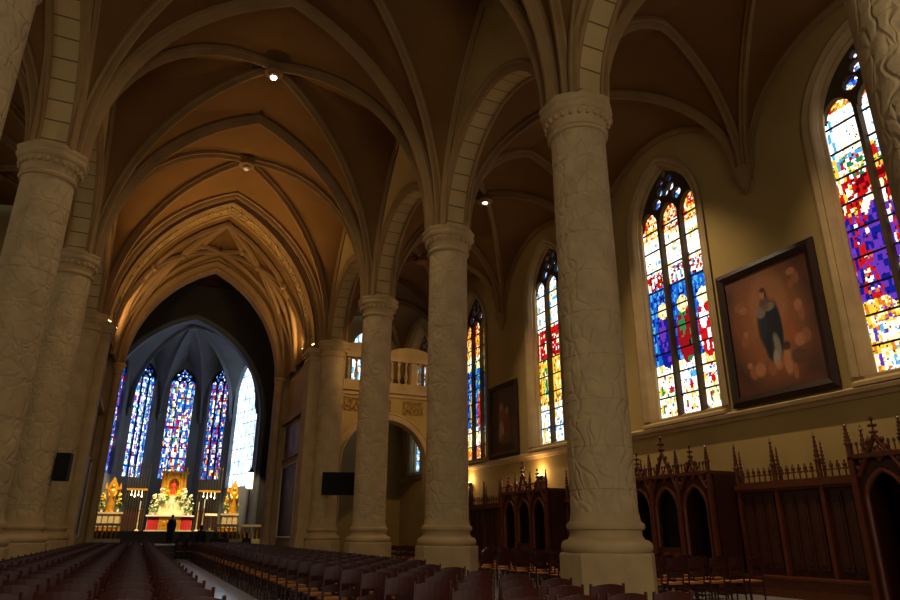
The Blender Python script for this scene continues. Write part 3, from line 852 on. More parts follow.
def framed(name, label, cat, w, h, z0, x, y, mat, fw, bg, marks, tilt=0., frame='frame', mirror=1):
    """a picture hung on a wall facing -x (mirror 1) or +x (mirror -1)"""
    t = thing(name, label, cat, (x, y, z0), -PI / 2 * mirror)
    if tilt: t.rotation_euler = (tilt, 0, -PI / 2 * mirror)
    mb = MB()
    pf = [(0, 0), (-.05, .0), (-.07, .25), (-.05, .5), (-.08, .8), (-.03, 1.0), (.02, 1.0)]
    for (a, b) in (((-w / 2, 0), (w / 2, 0)), ((w / 2, 0), (w / 2, h)), ((w / 2, h), (-w / 2, h)), ((-w / 2, h), (-w / 2, 0))): pass
    o = [(-w / 2, 0), (w / 2, 0), (w / 2, h), (-w / 2, h)]; i_ = [(-w / 2 + fw, fw), (w / 2 - fw, fw), (w / 2 - fw, h - fw), (-w / 2 + fw, h - fw)]
    mid = [((a + c) / 2, (b + d) / 2) for (a, b), (c, d) in zip(o, i_)]
    rings = [(o, .0), (o, -.06), (mid, -.12), (i_, -.07), (i_, -.0)]
    vs = [(u, y_, v) for l, y_ in rings for u, v in l]; fs = []
    for r in range(4):
        for k in range(4): fs.append((r * 4 + k, r * 4 + (k + 1) % 4, r * 4 + 4 + (k + 1) % 4, r * 4 + 4 + k))
    mb.add(vs, fs); mb.build('picture_frame', frame, t)
    cv = painted(w - 2 * fw + .04, h - 2 * fw + .04, bg, marks)
    cv.build('canvas', 'canvas', t, loc=(0, -.03, fw - .02))
    mb = MB(); mb.box(-w / 2 + .05, w / 2 - .05, -.02, .02, .05, h - .05); mb.build('backing_board', 'wood', t)
    return t
def mixc(a, b, t): return tuple(x + (y - x) * t for x, y in zip(a, b))
def bg1(u, v):
    r = math.hypot((u - .48) / .5, (v - .55) / .6)
    a = mixc(hexc('b06c3c'), hexc('3e2618'), min(1, r ** 1.6)); n = .5 + .5 * math.sin(u * 9 + 3 * math.sin(v * 7)) * math.sin(v * 8 + 2 * u)
    return mixc(a, hexc('8e4a2a'), .35 * n)
FL = hexc('b97a54'); FL2 = hexc('a0603f')
m1 = [(.5, .70, .22, .26, hexc('b0764a'), .55),
      (.47, .50, .10, .26, hexc('161c28'), 1), (.40, .52, .06, .16, hexc('222a38'), .9), (.56, .48, .06, .22, hexc('121722'), 1), (.52, .32, .05, .12, hexc('8d8476'), .9), (.45, .36, .05, .12, hexc('141a26'), .9),
      (.50, .24, .035, .07, hexc('a59a8a'), .9), (.40, .64, .06, .05, hexc('8d7a6a'), .9), (.50, .665, .07, .035, hexc('95806e'), .8), (.455, .70, .05, .06, hexc('6e5148'), .8), (.45, .78, .033, .038, FL, 1), (.458, .815, .034, .02, hexc('2a1a12'), .9), (.485, .775, .014, .04, hexc('2a1a12'), .8),
      (.80, .88, .05, .03, FL, .8), (.84, .82, .04, .05, FL2, .8), (.78, .78, .03, .04, FL2, .7), (.82, .60, .045, .05, FL, .8), (.84, .53, .035, .06, FL2, .8),
      (.16, .74, .07, .04, FL2, .55), (.2, .70, .05, .03, FL, .5), (.17, .44, .05, .05, FL2, .7), (.19, .50, .03, .025, FL, .7),
      (.22, .18, .05, .06, FL2, .9), (.18, .24, .03, .025, FL, .9), (.30, .19, .06, .06, FL, .85), (.33, .25, .03, .022, FL2, .9), (.44, .17, .05, .05, FL2, .7), (.52, .19, .04, .04, FL, .7),
      (.62, .20, .05, .10, FL, .95), (.63, .32, .04, .035, hexc('3a241a'), .9), (.68, .12, .03, .07, FL2, .9), (.78, .34, .06, .05, FL, .8), (.85, .36, .05, .06, FL2, .7), (.74, .22, .09, .06, hexc('4a3428'), .6), (.72, .42, .03, .08, hexc('c04a22'), .4)]
yp = (10.15 + 13.42) / 2
framed('oil_painting', 'large dark-framed oil painting of a standing blue-robed figure, between two tall windows', 'painting', 3.25, 3.9, 4.68, XW - .06, yp, 'canvas', .27, bg1, m1)
def bg2(u, v): return mixc(hexc('2a1a10'), hexc('4a2c18'), .5 + .5 * math.sin(u * 6 + 2 * math.sin(v * 5)))
m2 = [(.45, .55, .14, .22, hexc('8a5a3a'), .8), (.42, .70, .06, .06, hexc('b08058'), .9), (.62, .40, .14, .2, hexc('74301c'), .8), (.40, .32, .13, .16, hexc('b09878'), .7), (.66, .62, .06, .06, hexc('a0704c'), .8), (.25, .4, .1, .25, hexc('3c2a30'), .8), (.55, .2, .25, .08, hexc('5e3c22'), .7)]
framed('oil_painting.001', 'smaller dark framed oil painting on the far wall, between the half hidden windows', 'painting', 2.75, 3.35, 4.68, XW - .06, 26.75, 'canvas', .2, bg2, m2)
def bg3(u, v): return mixc(hexc('15120e'), hexc('3a2a18'), .5 + .5 * math.sin(u * 7 + 3 * v))
m3 = [(.5, .6, .2, .2, hexc('4c3620'), .8), (.45, .75, .09, .06, hexc('7a5a3c'), .8), (.55, .35, .2, .14, hexc('32281e'), .9)]
framed('chancel_painting', 'dark painting in a pale frame on the chancel wall, by the last window-side column', 'painting', 4.3, 3.75, 1.1, XSR - .02, 36.2, 'canvas', .13, bg3, m3, frame='palefr')
framed('chancel_painting.001', 'dark painting in a pale frame on the windowless-side chancel wall', 'painting', 4.3, 3.75, 1.1, XSL + .02, 36.2, 'canvas', .13, bg3, m3, frame='palefr', mirror=-1)
def bg4(u, v): return mixc(hexc('6a4a26'), hexc('94703e'), .5 + .5 * math.sin(u * 22) * math.sin(v * 13))
m4 = [(.2, .5, .05, .34, hexc('3a2a18'), .9), (.4, .5, .05, .36, hexc('b08a58'), .9), (.6, .5, .05, .34, hexc('4a3018'), .9), (.8, .5, .05, .36, hexc('a87a48'), .9)]
framed('relief_panel', 'brown relief panel of figures above the pale framed chancel painting, window side', 'relief', 4.3, 1.9, 5.15, XSR - .02, 36.2, 'canvas', .1, bg4, m4, frame='stone')
for x0, x1, nm in ((XSR - .25, XSR + .02, 'trim_2'), (XSL - .02, XSL + .25, 'trim_3')):
    mb = MB(); mb.box(x0, x1, YE + 1.0, YI, 7.15, 7.4); skind(mb.build(nm, 'stone'))

# ------------------------------------------------------------------ confessionals and panelling
XB = XW - .03
def pinnacle(mb, x, y, z0, z1, r=.055):
    h = z1 - z0
    mb.lathe([(r, 0), (r, h * .35), (r * 1.5, h * .36), (r * 1.5, h * .40), (r * .9, h * .42), (r * .35, h * .85), (r * .8, h * .88), (r * .25, h * .93), (r * .05, h)], (x, y, z0), 6)
    for i in range(4):
        z = z0 + h * (.48 + .1 * i); q = r * (1.1 - .2 * i)
        for a in range(4): mb.ball((x + q * math.cos(a * PI / 2), y + q * math.sin(a * PI / 2), z), .022, (1, 1, 1), 5, 4)
def finial(mb, x, y, z, s=1.):
    mb.bar((x, y, z), (x, y, z + .44 * s), .022 * s)
    for zz, r in ((.14, .075), (.30, .085)):
        for a in range(4): mb.ball((x + r * s * math.cos(a * PI / 2) * .9, y + r * s * math.sin(a * PI / 2) * .9, z + zz * s), .045 * s, (1, 1, .9), 6, 4)
    mb.ball((x, y, z + .47 * s), .05 * s, (1, 1, 1.4), 6, 4)
def confessional(y, label):
    t = thing('confessional', label, 'confessional', (XB, y, 0), PI, 'gothic confessionals along the window wall')
    # local: +x points out of the wall into the room, y along the wall
    D = 1.05; hwid = 1.72; zc = 2.92
    Q = lambda x0: (lambda u, v, w: Vector((x0 + w, u, v)))
    mb = MB()
    outer = [(-hwid, 0), (hwid, 0), (hwid, zc), (-hwid, zc)]
    holes = []
    for c, hw_, z0, sp, ap in ((-1.12, .38, .12, 2.05, 2.62), (0, .40, 1.05, 2.05, 2.62), (1.12, .38, .12, 2.05, 2.62)):
        holes.append([(c - hw_, z0), (c + hw_, z0)] + arch2d(c, hw_, sp, ap, 8)[::-1])
    mb.prism([outer] + holes, Q(D - .1), 0, .1)
    mb.build('front_screen', 'wood', t)
    mb = MB()
    for s_ in (-hwid, -.56, .56, hwid): mb.box(.0, D - .09, s_ - .04, s_ + .04, 0, zc)
    mb.box(0, .05, -hwid, hwid, 0, zc); mb.box(0, D, -hwid, hwid, zc - .06, zc); mb.box(0, D - .1, -hwid, hwid, 0, .1)
    mb.build('carcass', 'wood', t)
    mb = MB(); mb.box(D - .22, D - .2, -.5, .5, .1, 2.85); mb.build('curtain', 'black', t)
    for c, hw_, z0 in ((-1.12, .38, .12), (0, .40, 1.05), (1.12, .38, .12)):
        pts = [Vector((D, c - hw_, z0))] + [Vector((D, u, v)) for u, v in arch2d(c, hw_, 2.05, 2.62, 8)] + [Vector((D, c + hw_, z0))]
        mb = MB(); mb.sweep(pts, [(0, .09), (.05, .08), (.06, .03), (.03, .0), (.0, -.01)], (1, 0, 0)); mb.build('arch_moulding', 'wood2', t)
        # crocketed gable
        gz = 3.62 if c == 0 else 3.35
        mb = MB()
        for s_ in (-1, 1):
            p, q = Vector((D + .03, c + s_ * (hw_ + .12), 2.55)), Vector((D + .03, c, gz))
            mb.bar(p, q, .05, 6)
            for i in range(1, 6):
                r = p.lerp(q, i / 6); mb.ball((r.x, r.y + s_ * .06, r.z + .04), .05, (1, 1, 1.2), 6, 4)
        mb.ball((D + .02, c, 2.98), .13, (.4, 1, 1), 8, 5)
        for a in range(4): mb.ball((D + .03, c + .11 * math.cos(a * PI / 2), 2.98 + .11 * math.sin(a * PI / 2)), .06, (.5, 1, 1), 6, 4)
        gb = mb.build('gable', 'wood2', t)
        mb = MB(); finial(mb, D + .03, c, gz - .05, 1.05 if c == 0 else .85); mb.build('finial', 'wood2', gb)
    mb = MB()
    for s_ in (-1, 1): mb.box(D, D + .03, .06 * s_ if s_ > 0 else -.34, .34 if s_ > 0 else -.06, .2, .92)
    mb.build('door_panel', 'wood2', t)
    mb = MB(); mb.box(.0, D + .08, -hwid - .04, hwid + .04, zc, zc + .09); mb.build('cornice', 'wood2', t)
    for s_ in (-hwid, -.56, .56, hwid):
        mb = MB(); mb.box(D, D + .08, s_ - .06, s_ + .06, 0, 2.95); bt = mb.build('buttress', 'wood2', t)
        mb = MB(); pinnacle(mb, D + .04, s_, 2.95, 3.72, .06); mb.build('pinnacle', 'wood2', bt)
    # cresting
    mb = MB(); n = 30
    for i in range(n):
        yy = -hwid + .06 + (2 * hwid - .12) * i / (n - 1)
        mb.bar((D + .02, yy, zc + .08), (D + .02, yy, zc + .26), .015, 5); mb.ball((D + .02, yy, zc + .3), .035, (1, 1, 1.5), 5, 4)
    mb.build('cresting', 'wood2', t)
    return t
confessional(15.35, 'dark gothic confessional beside the nearest column, below the window of three saints')
confessional(23.4, 'dark gothic confessional lit by a wall lamp, between the first two full columns')
confessional(7.85, 'dark gothic confessional at the picture edge, beyond the panelling under the big painting')
def panelling(y0, y1, n, label):
    t = thing('oak_panelling', label, 'panelling', (XB, y0, 0), PI, 'oak wall panelling between the confessionals')
    L = y1 - y0
    # rotated by 180 degrees: local x out of the wall, local -y is world +y
    mb = MB(); mb.box(0, .22, -L, 0, 0, 2.5); mb.build('back_boards', 'wood', t)
    for i in range(n):
        a, b = -L * (i + 1) / n + .12, -L * i / n - .12
        k = 3
        for j in range(k):
            u0, u1 = a + (b - a) * j / k + .04, a + (b - a) * (j + 1) / k - .04
            mb = MB(); mb.box(.22, .25, u0, u1, .62, 2.35); mb.box(.25, .265, u0 + .06, u1 - .06, .72, 2.25); mb.build('panel', 'wood', t)
    mb = MB(); mb.box(0, .36, -L, 0, 2.5, 2.62); mb.box(0, .31, -L, 0, 2.44, 2.5); mb.box(0, .30, -L, 0, 2.62, 2.68); mb.build('cornice', 'wood2', t)
    mb = MB(); mb.box(.2, .62, -L, 0, .40, .46); mb.box(.2, .58, -L, 0, 0, .40); mb.build('bench', 'wood2', t)
    for i in range(n + 1):
        yy = -L * i / n
        yy = min(max(yy, -L + .07), -.07)
        mb = MB(); mb.box(.22, .32, yy - .05, yy + .05, 0, 2.66); pl = mb.build('pilaster', 'wood2', t)
        mb = MB(); pinnacle(mb, .27, yy, 2.66, 3.75, .06); mb.build('pinnacle', 'wood2', pl)
        mb = MB(); pinnacle(mb, .20, yy + .09, 2.66, 3.55, .035); mb.build('pinnacle', 'wood2', pl)
    mb = MB(); m = int(L / .17)
    for i in range(m):
        yy = -L * (i + .5) / m
        mb.bar((.26, yy, 2.66), (.26, yy, 2.86), .02, 5); mb.ball((.26, yy, 2.92), .055, (.5, 1, 1.1), 6, 4); mb.ball((.26, yy - .05, 2.84), .03, (.6, 1, 1), 5, 4); mb.ball((.26, yy + .05, 2.84), .03, (.6, 1, 1), 5, 4); mb.ball((.26, yy, 3.0), .03, (.6, 1, 1.2), 5, 4)
    mb.build('cresting', 'wood2', t)
panelling(9.72, 13.5, 3, 'three-bay dark oak panelling with leafy cresting under the large painting')
panelling(17.2, 21.6, 3, 'dark oak panelling hidden mostly by the nearest column')
panelling(25.35, 32.9, 5, 'far dark oak panelling under the smaller painting')

# ------------------------------------------------------------------ chairs
def chair_parts():
    P = {}
    mb = MB(); mb.box(-.21, .21, -.2, .2, .43, .46); mb.lathe([(.05, .455), (.24, .46), (.26, .465), (.05, .472)], n=4, rot=PI / 4); P['seat'] = [(mb.mesh('seat', 'rush'))]
    mb = MB()
    n = 6
    for z0, z1, bow in ((.74, .90, .03), (.56, .64, .03)):
        for i in range(n):
            a, b = -.2 + .4 * i / n, -.2 + .4 * (i + 1) / n
            ya, yb = -.215 - bow * (1 - (a / .2) ** 2), -.215 - bow * (1 - (b / .2) ** 2)
            vs = [(a, ya, z0), (b, yb, z0), (b, yb - .01, z1 + bow * (1 - (b / .2) ** 2)), (a, ya - .01, z1 + bow * (1 - (a / .2) ** 2)), (a, ya - .024, z0), (b, yb - .024, z0), (b, yb - .034, z1 + bow * (1 - (b / .2) ** 2)), (a, ya - .034, z1 + bow * (1 - (a / .2) ** 2))]
            mb.add(vs, [(0, 1, 2, 3), (5, 4, 7, 6), (3, 2, 6, 7), (1, 0, 4, 5)] + ([(0, 3, 7, 4)] if i == 0 else []) + ([(1, 5, 6, 2)] if i == n - 1 else []))
    for sx in (-1, 1): mb.bar((sx * .2, -.2, .45), (sx * .2, -.24, .93), .021, 6, .016)
    P['backrest'] = [mb.mesh('backrest', 'chair', recalc=False)]
    P['leg'] = []
    for sx in (-1, 1):
        mb = MB(); mb.bar((sx * .2, .19, 0), (sx * .2, .19, .46), .018, 6, .021); P['leg'].append(mb.mesh('leg', 'chair'))
        mb = MB(); mb.bar((sx * .2, -.2, 0), (sx * .2, -.2, .45), .018, 6, .021); P['leg'].append(mb.mesh('leg', 'chair'))
    mb = MB()
    for z in (.2, .32):
        for sx in (-1, 1): mb.bar((sx * .2, -.19, z), (sx * .2, .19, z), .011, 5)
    mb.bar((-.2, .19, .26), (.2, .19, .26), .011, 5); mb.bar((-.2, -.2, .28), (.2, -.2, .28), .011, 5)
    for sx in (-1, 1): mb.box(sx * .2 - .015, sx * .2 + .015, -.2, .2, .42, .455)
    P['stretcher'] = [mb.mesh('stretcher', 'chair')]
    return P
CP = chair_parts()
spots = []
blocks = []
rowpitch = .94
f_, pit_, yaw_ = 657.2, .3412, .4202
def cam_px(X, Y, Z):
    Z = Z - 1.4
    x1 = X * math.cos(yaw_) - Y * math.sin(yaw_); y1 = X * math.sin(yaw_) + Y * math.cos(yaw_)
    d = y1 * math.cos(pit_) + Z * math.sin(pit_); u = -y1 * math.sin(pit_) + Z * math.cos(pit_)
    return (450 + f_ * x1 / d, 300 - f_ * u / d, d) if d > .3 else (-999, -999, -1)
def inframe(X, Y):
    px, py, d = cam_px(X, Y, .9); return d > 0 and -15 < px < 915 and py < 607
rows_nave = [5.2 + rowpitch * i for i in range(36)]
for i, y in enumerate(rows_nave):
    for j in range(6): spots.append((.5 - .5 * j, y, 'left', i, j))
    for j in range(4 if y < 12.5 else 5): spots.append((2.88 + .5 * j, y, 'right', i, j))
for i in range(16):
    y = 11.6 + 1.05 * i
    for j in range(6): spots.append((9.6 + .56 * j, y, 'side', i, j))
spots = [s for s in spots if inframe(s[0], s[1])]
spots.sort(key=lambda s: s[0] ** 2 + s[1] ** 2)
near, far = spots[:300], spots[300:]
rowmap = {}
for b in ('left', 'right', 'side'):
    r = sorted({s[3] for s in spots if s[2] == b}); rowmap[b] = {k: i + 1 for i, k in enumerate(r)}
ORD = ['', 'first', 'second', 'third', 'fourth', 'fifth', 'sixth', 'seventh', 'eighth', 'ninth', 'tenth', 'eleventh', 'twelfth', 'thirteenth', 'fourteenth', 'fifteenth', 'sixteenth', 'seventeenth',
       'eighteenth', 'nineteenth', 'twentieth', 'twenty-first', 'twenty-second', 'twenty-third', 'twenty-fourth', 'twenty-fifth', 'twenty-sixth', 'twenty-seventh', 'twenty-eighth', 'twenty-ninth', 'thirtieth']
proto = None
for n, (x, y, b, i, j) in enumerate(near):
    r = ORD[min(rowmap[b][i], 30)]
    where = {'left': f'dark wooden chair, {ORD[j + 1]} from the aisle, {r} row from the camera, left block',
             'right': f'dark wooden chair, {ORD[j + 1]} from the aisle, {r} row from the camera, right block',
             'side': f'dark chair with tan seat, {ORD[j + 1]} from the columns, {r} row beside the confessionals'}[b]
    grp = {'left': 'chairs of the left nave block', 'right': 'chairs of the right nave block', 'side': 'chairs in the window-side aisle'}[b]
    t = thing('church_chair', where, 'chair', (x, y, 0), random.uniform(-.035, .035), grp)
    for nm, ms in CP.items():
        for me in ms:
            o = bpy.data.objects.new(nm, me); C.objects.link(o); o.parent = t
allm = [me for ms in CP.values() for me in ms]
def merge_chairs(pts):
    for mat in ('rush', 'chair'): pass
    V, F, MI = [], [], []
    for (x, y, *_r) in pts:
        for me in allm:
            o = len(V); k = 0 if me.materials[0].name.startswith('rush') else 1
            V += [(v.co.x + x, v.co.y + y, v.co.z) for v in me.vertices]
            for p in me.polygons: F.append([q + o for q in p.vertices]); MI.append(k)
    me = bpy.data.meshes.new('far_chairs'); me.from_pydata(V, [], F); me.materials.append(M['rush']); me.materials.append(M['chair'])
    me.polygons.foreach_set('material_index', MI)
    return me
o = bpy.data.objects.new('far_chairs', merge_chairs(far)); C.objects.link(o)
tag(o, 'the distant dark rows of chairs towards the altar, too far to count', 'chairs', None, 'stuff')

# ------------------------------------------------------------------ people
def person(name, label, loc, rz, seated, coat, hat=False, mirror=1):
    t = thing(name, label, 'person', loc, rz)
    J = {}
    if not seated:
        J = {'pel': (0, 0, .95), 'sp': (0, .0, 1.15), 'ch': (0, -.01, 1.36), 'nk': (0, 0, 1.50), 'hd': (0, .02, 1.62),
             'hl': (-.1, 0, .90), 'kl': (-.11, .02, .50), 'al': (-.11, -.02, .09), 'tl': (-.12, .14, .04), 'hr': (.1, 0, .90), 'kr': (.11, .04, .50), 'ar': (.12, .02, .09), 'tr': (.13, .18, .04),
             'sl': (-.19, 0, 1.42), 'el': (-.25, -.02, 1.14), 'wl': (-.23, .08, .90), 'ml': (-.22, .10, .80), 'sr': (.19, 0, 1.42), 'er': (.25, -.02, 1.14), 'wr': (.23, .08, .90), 'mr': (.22, .10, .80)}
    else:
        J = {'pel': (0, 0, .55), 'sp': (0, -.03, .76), 'ch': (0, -.02, .98), 'nk': (0, .0, 1.12), 'hd': (0, .03, 1.24),
             'hl': (-.1, .02, .53), 'kl': (-.12, .44, .52), 'al': (-.12, .42, .09), 'tl': (-.12, .56, .04), 'hr': (.1, .02, .53), 'kr': (.12, .44, .52), 'ar': (.12, .42, .09), 'tr': (.12, .56, .04),
             'sl': (-.19, -.01, 1.04), 'el': (-.24, .02, .78), 'wl': (-.14, .24, .64), 'ml': (-.10, .31, .62), 'sr': (.19, -.01, 1.04), 'er': (.24, .02, .78), 'wr': (.14, .24, .64), 'mr': (.10, .31, .62)}
    Rr = dict(pel=.15, sp=.135, ch=.16, nk=.06, hd=.05, h=.09, k=.062, a=.045, t=.04, s=.07, e=.05, w=.035, m=.03)
    E_ = [('pel', 'sp'), ('sp', 'ch'), ('ch', 'nk'), ('nk', 'hd')]
    for q in 'lr': E_ += [('pel', 'h' + q), ('h' + q, 'k' + q), ('k' + q, 'a' + q), ('a' + q, 't' + q), ('ch', 's' + q), ('s' + q, 'e' + q), ('e' + q, 'w' + q), ('w' + q, 'm' + q)]
    names = list(J); me = bpy.data.meshes.new('body')
    me.from_pydata([J[k] for k in names], [(names.index(a), names.index(b)) for a, b in E_], [])
    o = bpy.data.objects.new('body', me); C.objects.link(o); o.parent = t
    sk = o.modifiers.new('skin', 'SKIN')
    ld = me.skin_vertices[0].data if me.skin_vertices else None
    if ld is None:
        bm = bmesh.new(); bm.from_mesh(me); bm.verts.layers.skin.verify(); bm.to_mesh(me); bm.free(); ld = me.skin_vertices[0].data
    for i, k in enumerate(names):
        r = Rr.get(k) or Rr[k[0]]; ld[i].radius = (r, r * .8 if k in ('pel', 'sp', 'ch') else r); ld[i].use_root = (k == 'pel')
    ss = o.modifiers.new('sub', 'SUBSURF'); ss.levels = ss.render_levels = 2
    me.materials.append(M[coat])
    h = Vector(J['hd'])
    mb = MB(); mb.ball(h + Vector((0, .015, .03)), .1, (.78, .95, 1.2), 14, 10); mb.ball(h + Vector((0, .115, .01)), .02, (.8, 1, 1.3), 6, 5)
    for s_ in (-1, 1): mb.ball(h + Vector((s_ * .082, .01, .02)), .025, (.4, .8, 1.2), 6, 5)
    hd = mb.build('head', 'skin', t, smooth=True)
    mb = MB(); mb.ball(h + Vector((0, -.015, .055)), .112, (.82, .92, 1.12), 14, 10); mb.build('hair', 'hair', hd, smooth=True)
    for q in 'lr':
        w, m = Vector(J['w' + q]), Vector(J['m' + q]); d = (m - w).normalized(); sd = d.cross(Vector((0, 0, 1)) if seated else Vector((0, 1, 0))).normalized()
        mb = MB(); mb.ball(m, .042, (.8, 1, 1), 8, 6)
        for k in range(4):
            b0 = m + sd * (.03 - .02 * k); L = (.075, .085, .08, .06)[k]
            p1 = b0 + d * (.03 + L * .5); mb.bar(b0, p1, .009, 6); mb.bar(p1, p1 + (d + Vector((0, .4, -.1))).normalized() * L * .5, .009, 6, .007)
        mb.bar(m, m + (sd * .8 + d * .6).normalized() * .07, .011, 6, .008)
        mb.build('hand', 'skin', t, smooth=True)
    if not seated:
        mb = MB(); mb.lathe([(.23, .55), (.22, .75), (.20, 1.0), (.215, 1.2), (.22, 1.36), (.17, 1.46), (.08, 1.5)], n=14); mb.build('coat', coat, t, smooth=True)
    return t
person('person', 'dark-clad person standing in the aisle in front of the high altar, seen from behind', (1.98, 50.0 - 1.0, .70), 0, False, 'coat')
pe = [(3.22, 40.9, True, 'coat', 'dark-clad standing person to the window side of the aisle, before the altar steps'),
      (2.72, 40.3, False, 'coat2', 'seated person in dark jacket beside the standing one at the end of the aisle'),
      (3.92, 40.3, False, 'coat', 'seated person in a dark coat before the side altar, first of two side by side'),
      (4.42, 40.3, False, 'coat2', 'seated person in navy jacket before the side altar, second of two side by side'),
      (5.62, 40.3, False, 'coat', 'lone seated person in a dark coat nearest the chancel pier'),
      (2.2, 40.3, False, 'coat', 'seated person in a dark coat nearest the middle of the aisle')]
stool = None
for i, (x, y, st, ct, lb) in enumerate(pe):
    z = 0
    person('person', lb, (x, y, z), 0, not st, ct)
    if not st:
        t = thing('church_chair', ['', 'chair under the person in dark jacket beside the standing one', 'chair under the first of the two seated people', 'chair under the seated person in navy jacket', 'chair under the lone seated person by the chancel pier', 'chair under the seated person nearest the middle of the aisle'][i], 'chair', (x, y - .0, z), 0, 'chairs by the altar steps')
        for nm, ms in CP.items():
            for me in ms:
                q = bpy.data.objects.new(nm, me); C.objects.link(q); q.parent = t

# ------------------------------------------------------------------ high altar and choir furniture
PZ = 1.46
YA = 54.0
AXA = 2.0
def statue(par, name, x, y, z, h, robe, mats='skin'):
    mb = MB(); mb.lathe([(.17 * h, 0), (.16 * h, .1 * h), (.12 * h, .4 * h), (.13 * h, .6 * h), (.15 * h, .72 * h), (.10 * h, .80 * h), (.04 * h, .83 * h)], (x, y, z), 12)
    mb.ball((x, y - .02, z + .90 * h), .075 * h, (.85, .95, 1.15), 8, 6)
    for s_ in (-1, 1): mb.bar((x + s_ * .13 * h, y, z + .72 * h), (x + s_ * .08 * h, y - .14 * h, z + .55 * h), .04 * h, 6)
    return mb.build(name, robe, par, smooth=True)
alt = thing('high_altar', 'gilded high altar with red front panels and a tall tabernacle under the central apse window', 'altar', (AXA, YA, PZ))
mb = MB(); mb.box(-1.62, 1.62, -.5, 1.4, 0, .06); mb.box(-1.5, 1.5, -.4, 1.3, .06, 1.0); mb.build('altar_block', 'cream', alt)
for s_ in (-1, 1):
    mb = MB(); mb.box(s_ * .75 - .0 if s_ > 0 else -1.48, 1.48 if s_ > 0 else -.75, -.44, -.40, .1, .98); mb.build('red_frontal', 'red', alt)
mb = MB(); mb.box(-.72, .72, -.45, -.40, .12, .96); mb.ball((0, -.45, .55), .22, (1, .3, 1), 10, 6); mb.ball((-.38, -.45, .5), .12, (1, .3, 1.5), 8, 6); mb.ball((.38, -.45, .5), .12, (1, .3, 1.5), 8, 6); mb.build('carved_frontal', 'gold', alt)
mb = MB(); mb.box(-1.62, 1.62, -.55, .6, 1.0, 1.1); mb.build('altar_cloth', 'white', alt)
mb = MB()
for i, (w, h0, h1_) in enumerate(((1.45, 1.1, 1.5), (1.2, 1.5, 2.0), (.95, 2.0, 2.5))): mb.box(-w, w, .05 + .34 * i, 1.3, h0, h1_)
mb.build('gradine', 'cream', alt)
mb = MB()
prof = [(-.85, 2.5), (.85, 2.5), (.85, 4.15), (-.85, 4.15)]
mb.prism([prof, [(-.36, 2.6), (.36, 2.6)] + arch2d(0, .36, 3.3, 3.75)[::-1]], lambda u, v, w: Vector((u, w, v)), .85, 1.2)
mb.box(-.85, .85, 1.18, 1.28, 2.5, 4.15); mb.box(-.95, .95, .76, 1.3, 4.1, 4.25); tab = mb.build('tabernacle', 'gold', alt)
for x in (-.72, -.48, .48, .72):
    mb = MB(); mb.lathe([(.07, 2.5), (.05, 2.6), (.045, 3.9), (.08, 4.05), (.08, 4.1)], (x, .80, 0), 10); mb.build('gilt_colonnette', 'gold', tab, smooth=True)
statue(tab, 'robed_statue', 0, 1.0, 2.6, 1.0, 'redrobe')
statue(alt, 'white_statue', 0, .22, 1.5, .75, 'white')
for x in (-.8, 0, .8):
    mb = MB(); mb.lathe([(.06, 4.2), (.03, 4.4), (.07, 4.5), (.01, 4.9 if x == 0 else 4.6)], (x, 1.0, 0), 8); mb.build('crown_finial', 'gold', tab, smooth=True)
rnd = random.Random(2)
def flowers(name, label, x, y, z, w, h, petal, group='flowers on the altars'):
    t = thing(name, label, 'flowers', (x, y, z), 0, group)
    mb = MB(); mb.lathe([(.06, 0), (.09, .08), (.05, .2), (.08, .24)], n=10); mb.build('vase', 'white', t, smooth=True)
    mb = MB(); 
    for i in range(14): mb.ball((rnd.uniform(-w, w) * .8, rnd.uniform(-.12, .12), .24 + rnd.uniform(0, h * .45)), .09, (1, 1, 1), 6, 4)
    mb.build('leaves', 'green', t)
    mb = MB()
    for i in range(26):
        q = rnd.random() ** .8; mb.ball((rnd.uniform(-w, w) * (1 - .7 * q), rnd.uniform(-.14, .14), .34 + h * q), rnd.uniform(.06, .1), (1, 1, .8), 6, 4)
    mb.build('blossoms', petal, t)
for i, (x, z, w, h, pt, lb) in enumerate(((-1.2, 1.1, .34, 1.1, 'petal', 'cream flowers at the outer end of the altar, windowless side'), (1.2, 1.1, .34, 1.1, 'petal', 'cream flowers at the outer end of the altar, window side'),
        (-.75, 1.5, .34, 1.15, 'petal', 'tall cream bouquet left of the altar statue'), (.75, 1.5, .34, 1.15, 'petal', 'tall cream bouquet right of the altar statue'),
        (-.4, 2.0, .22, .5, 'yellow', 'small yellow bouquet under the tabernacle, windowless side'), (.4, 2.0, .22, .5, 'yellow', 'small yellow bouquet under the tabernacle, window side'))):
    yy = YA + (-.22 if z < 1.2 else .2 if z < 1.9 else .54)
    flowers('flower_bouquet', lb, AXA + x, yy, PZ + z, w, h, pt)
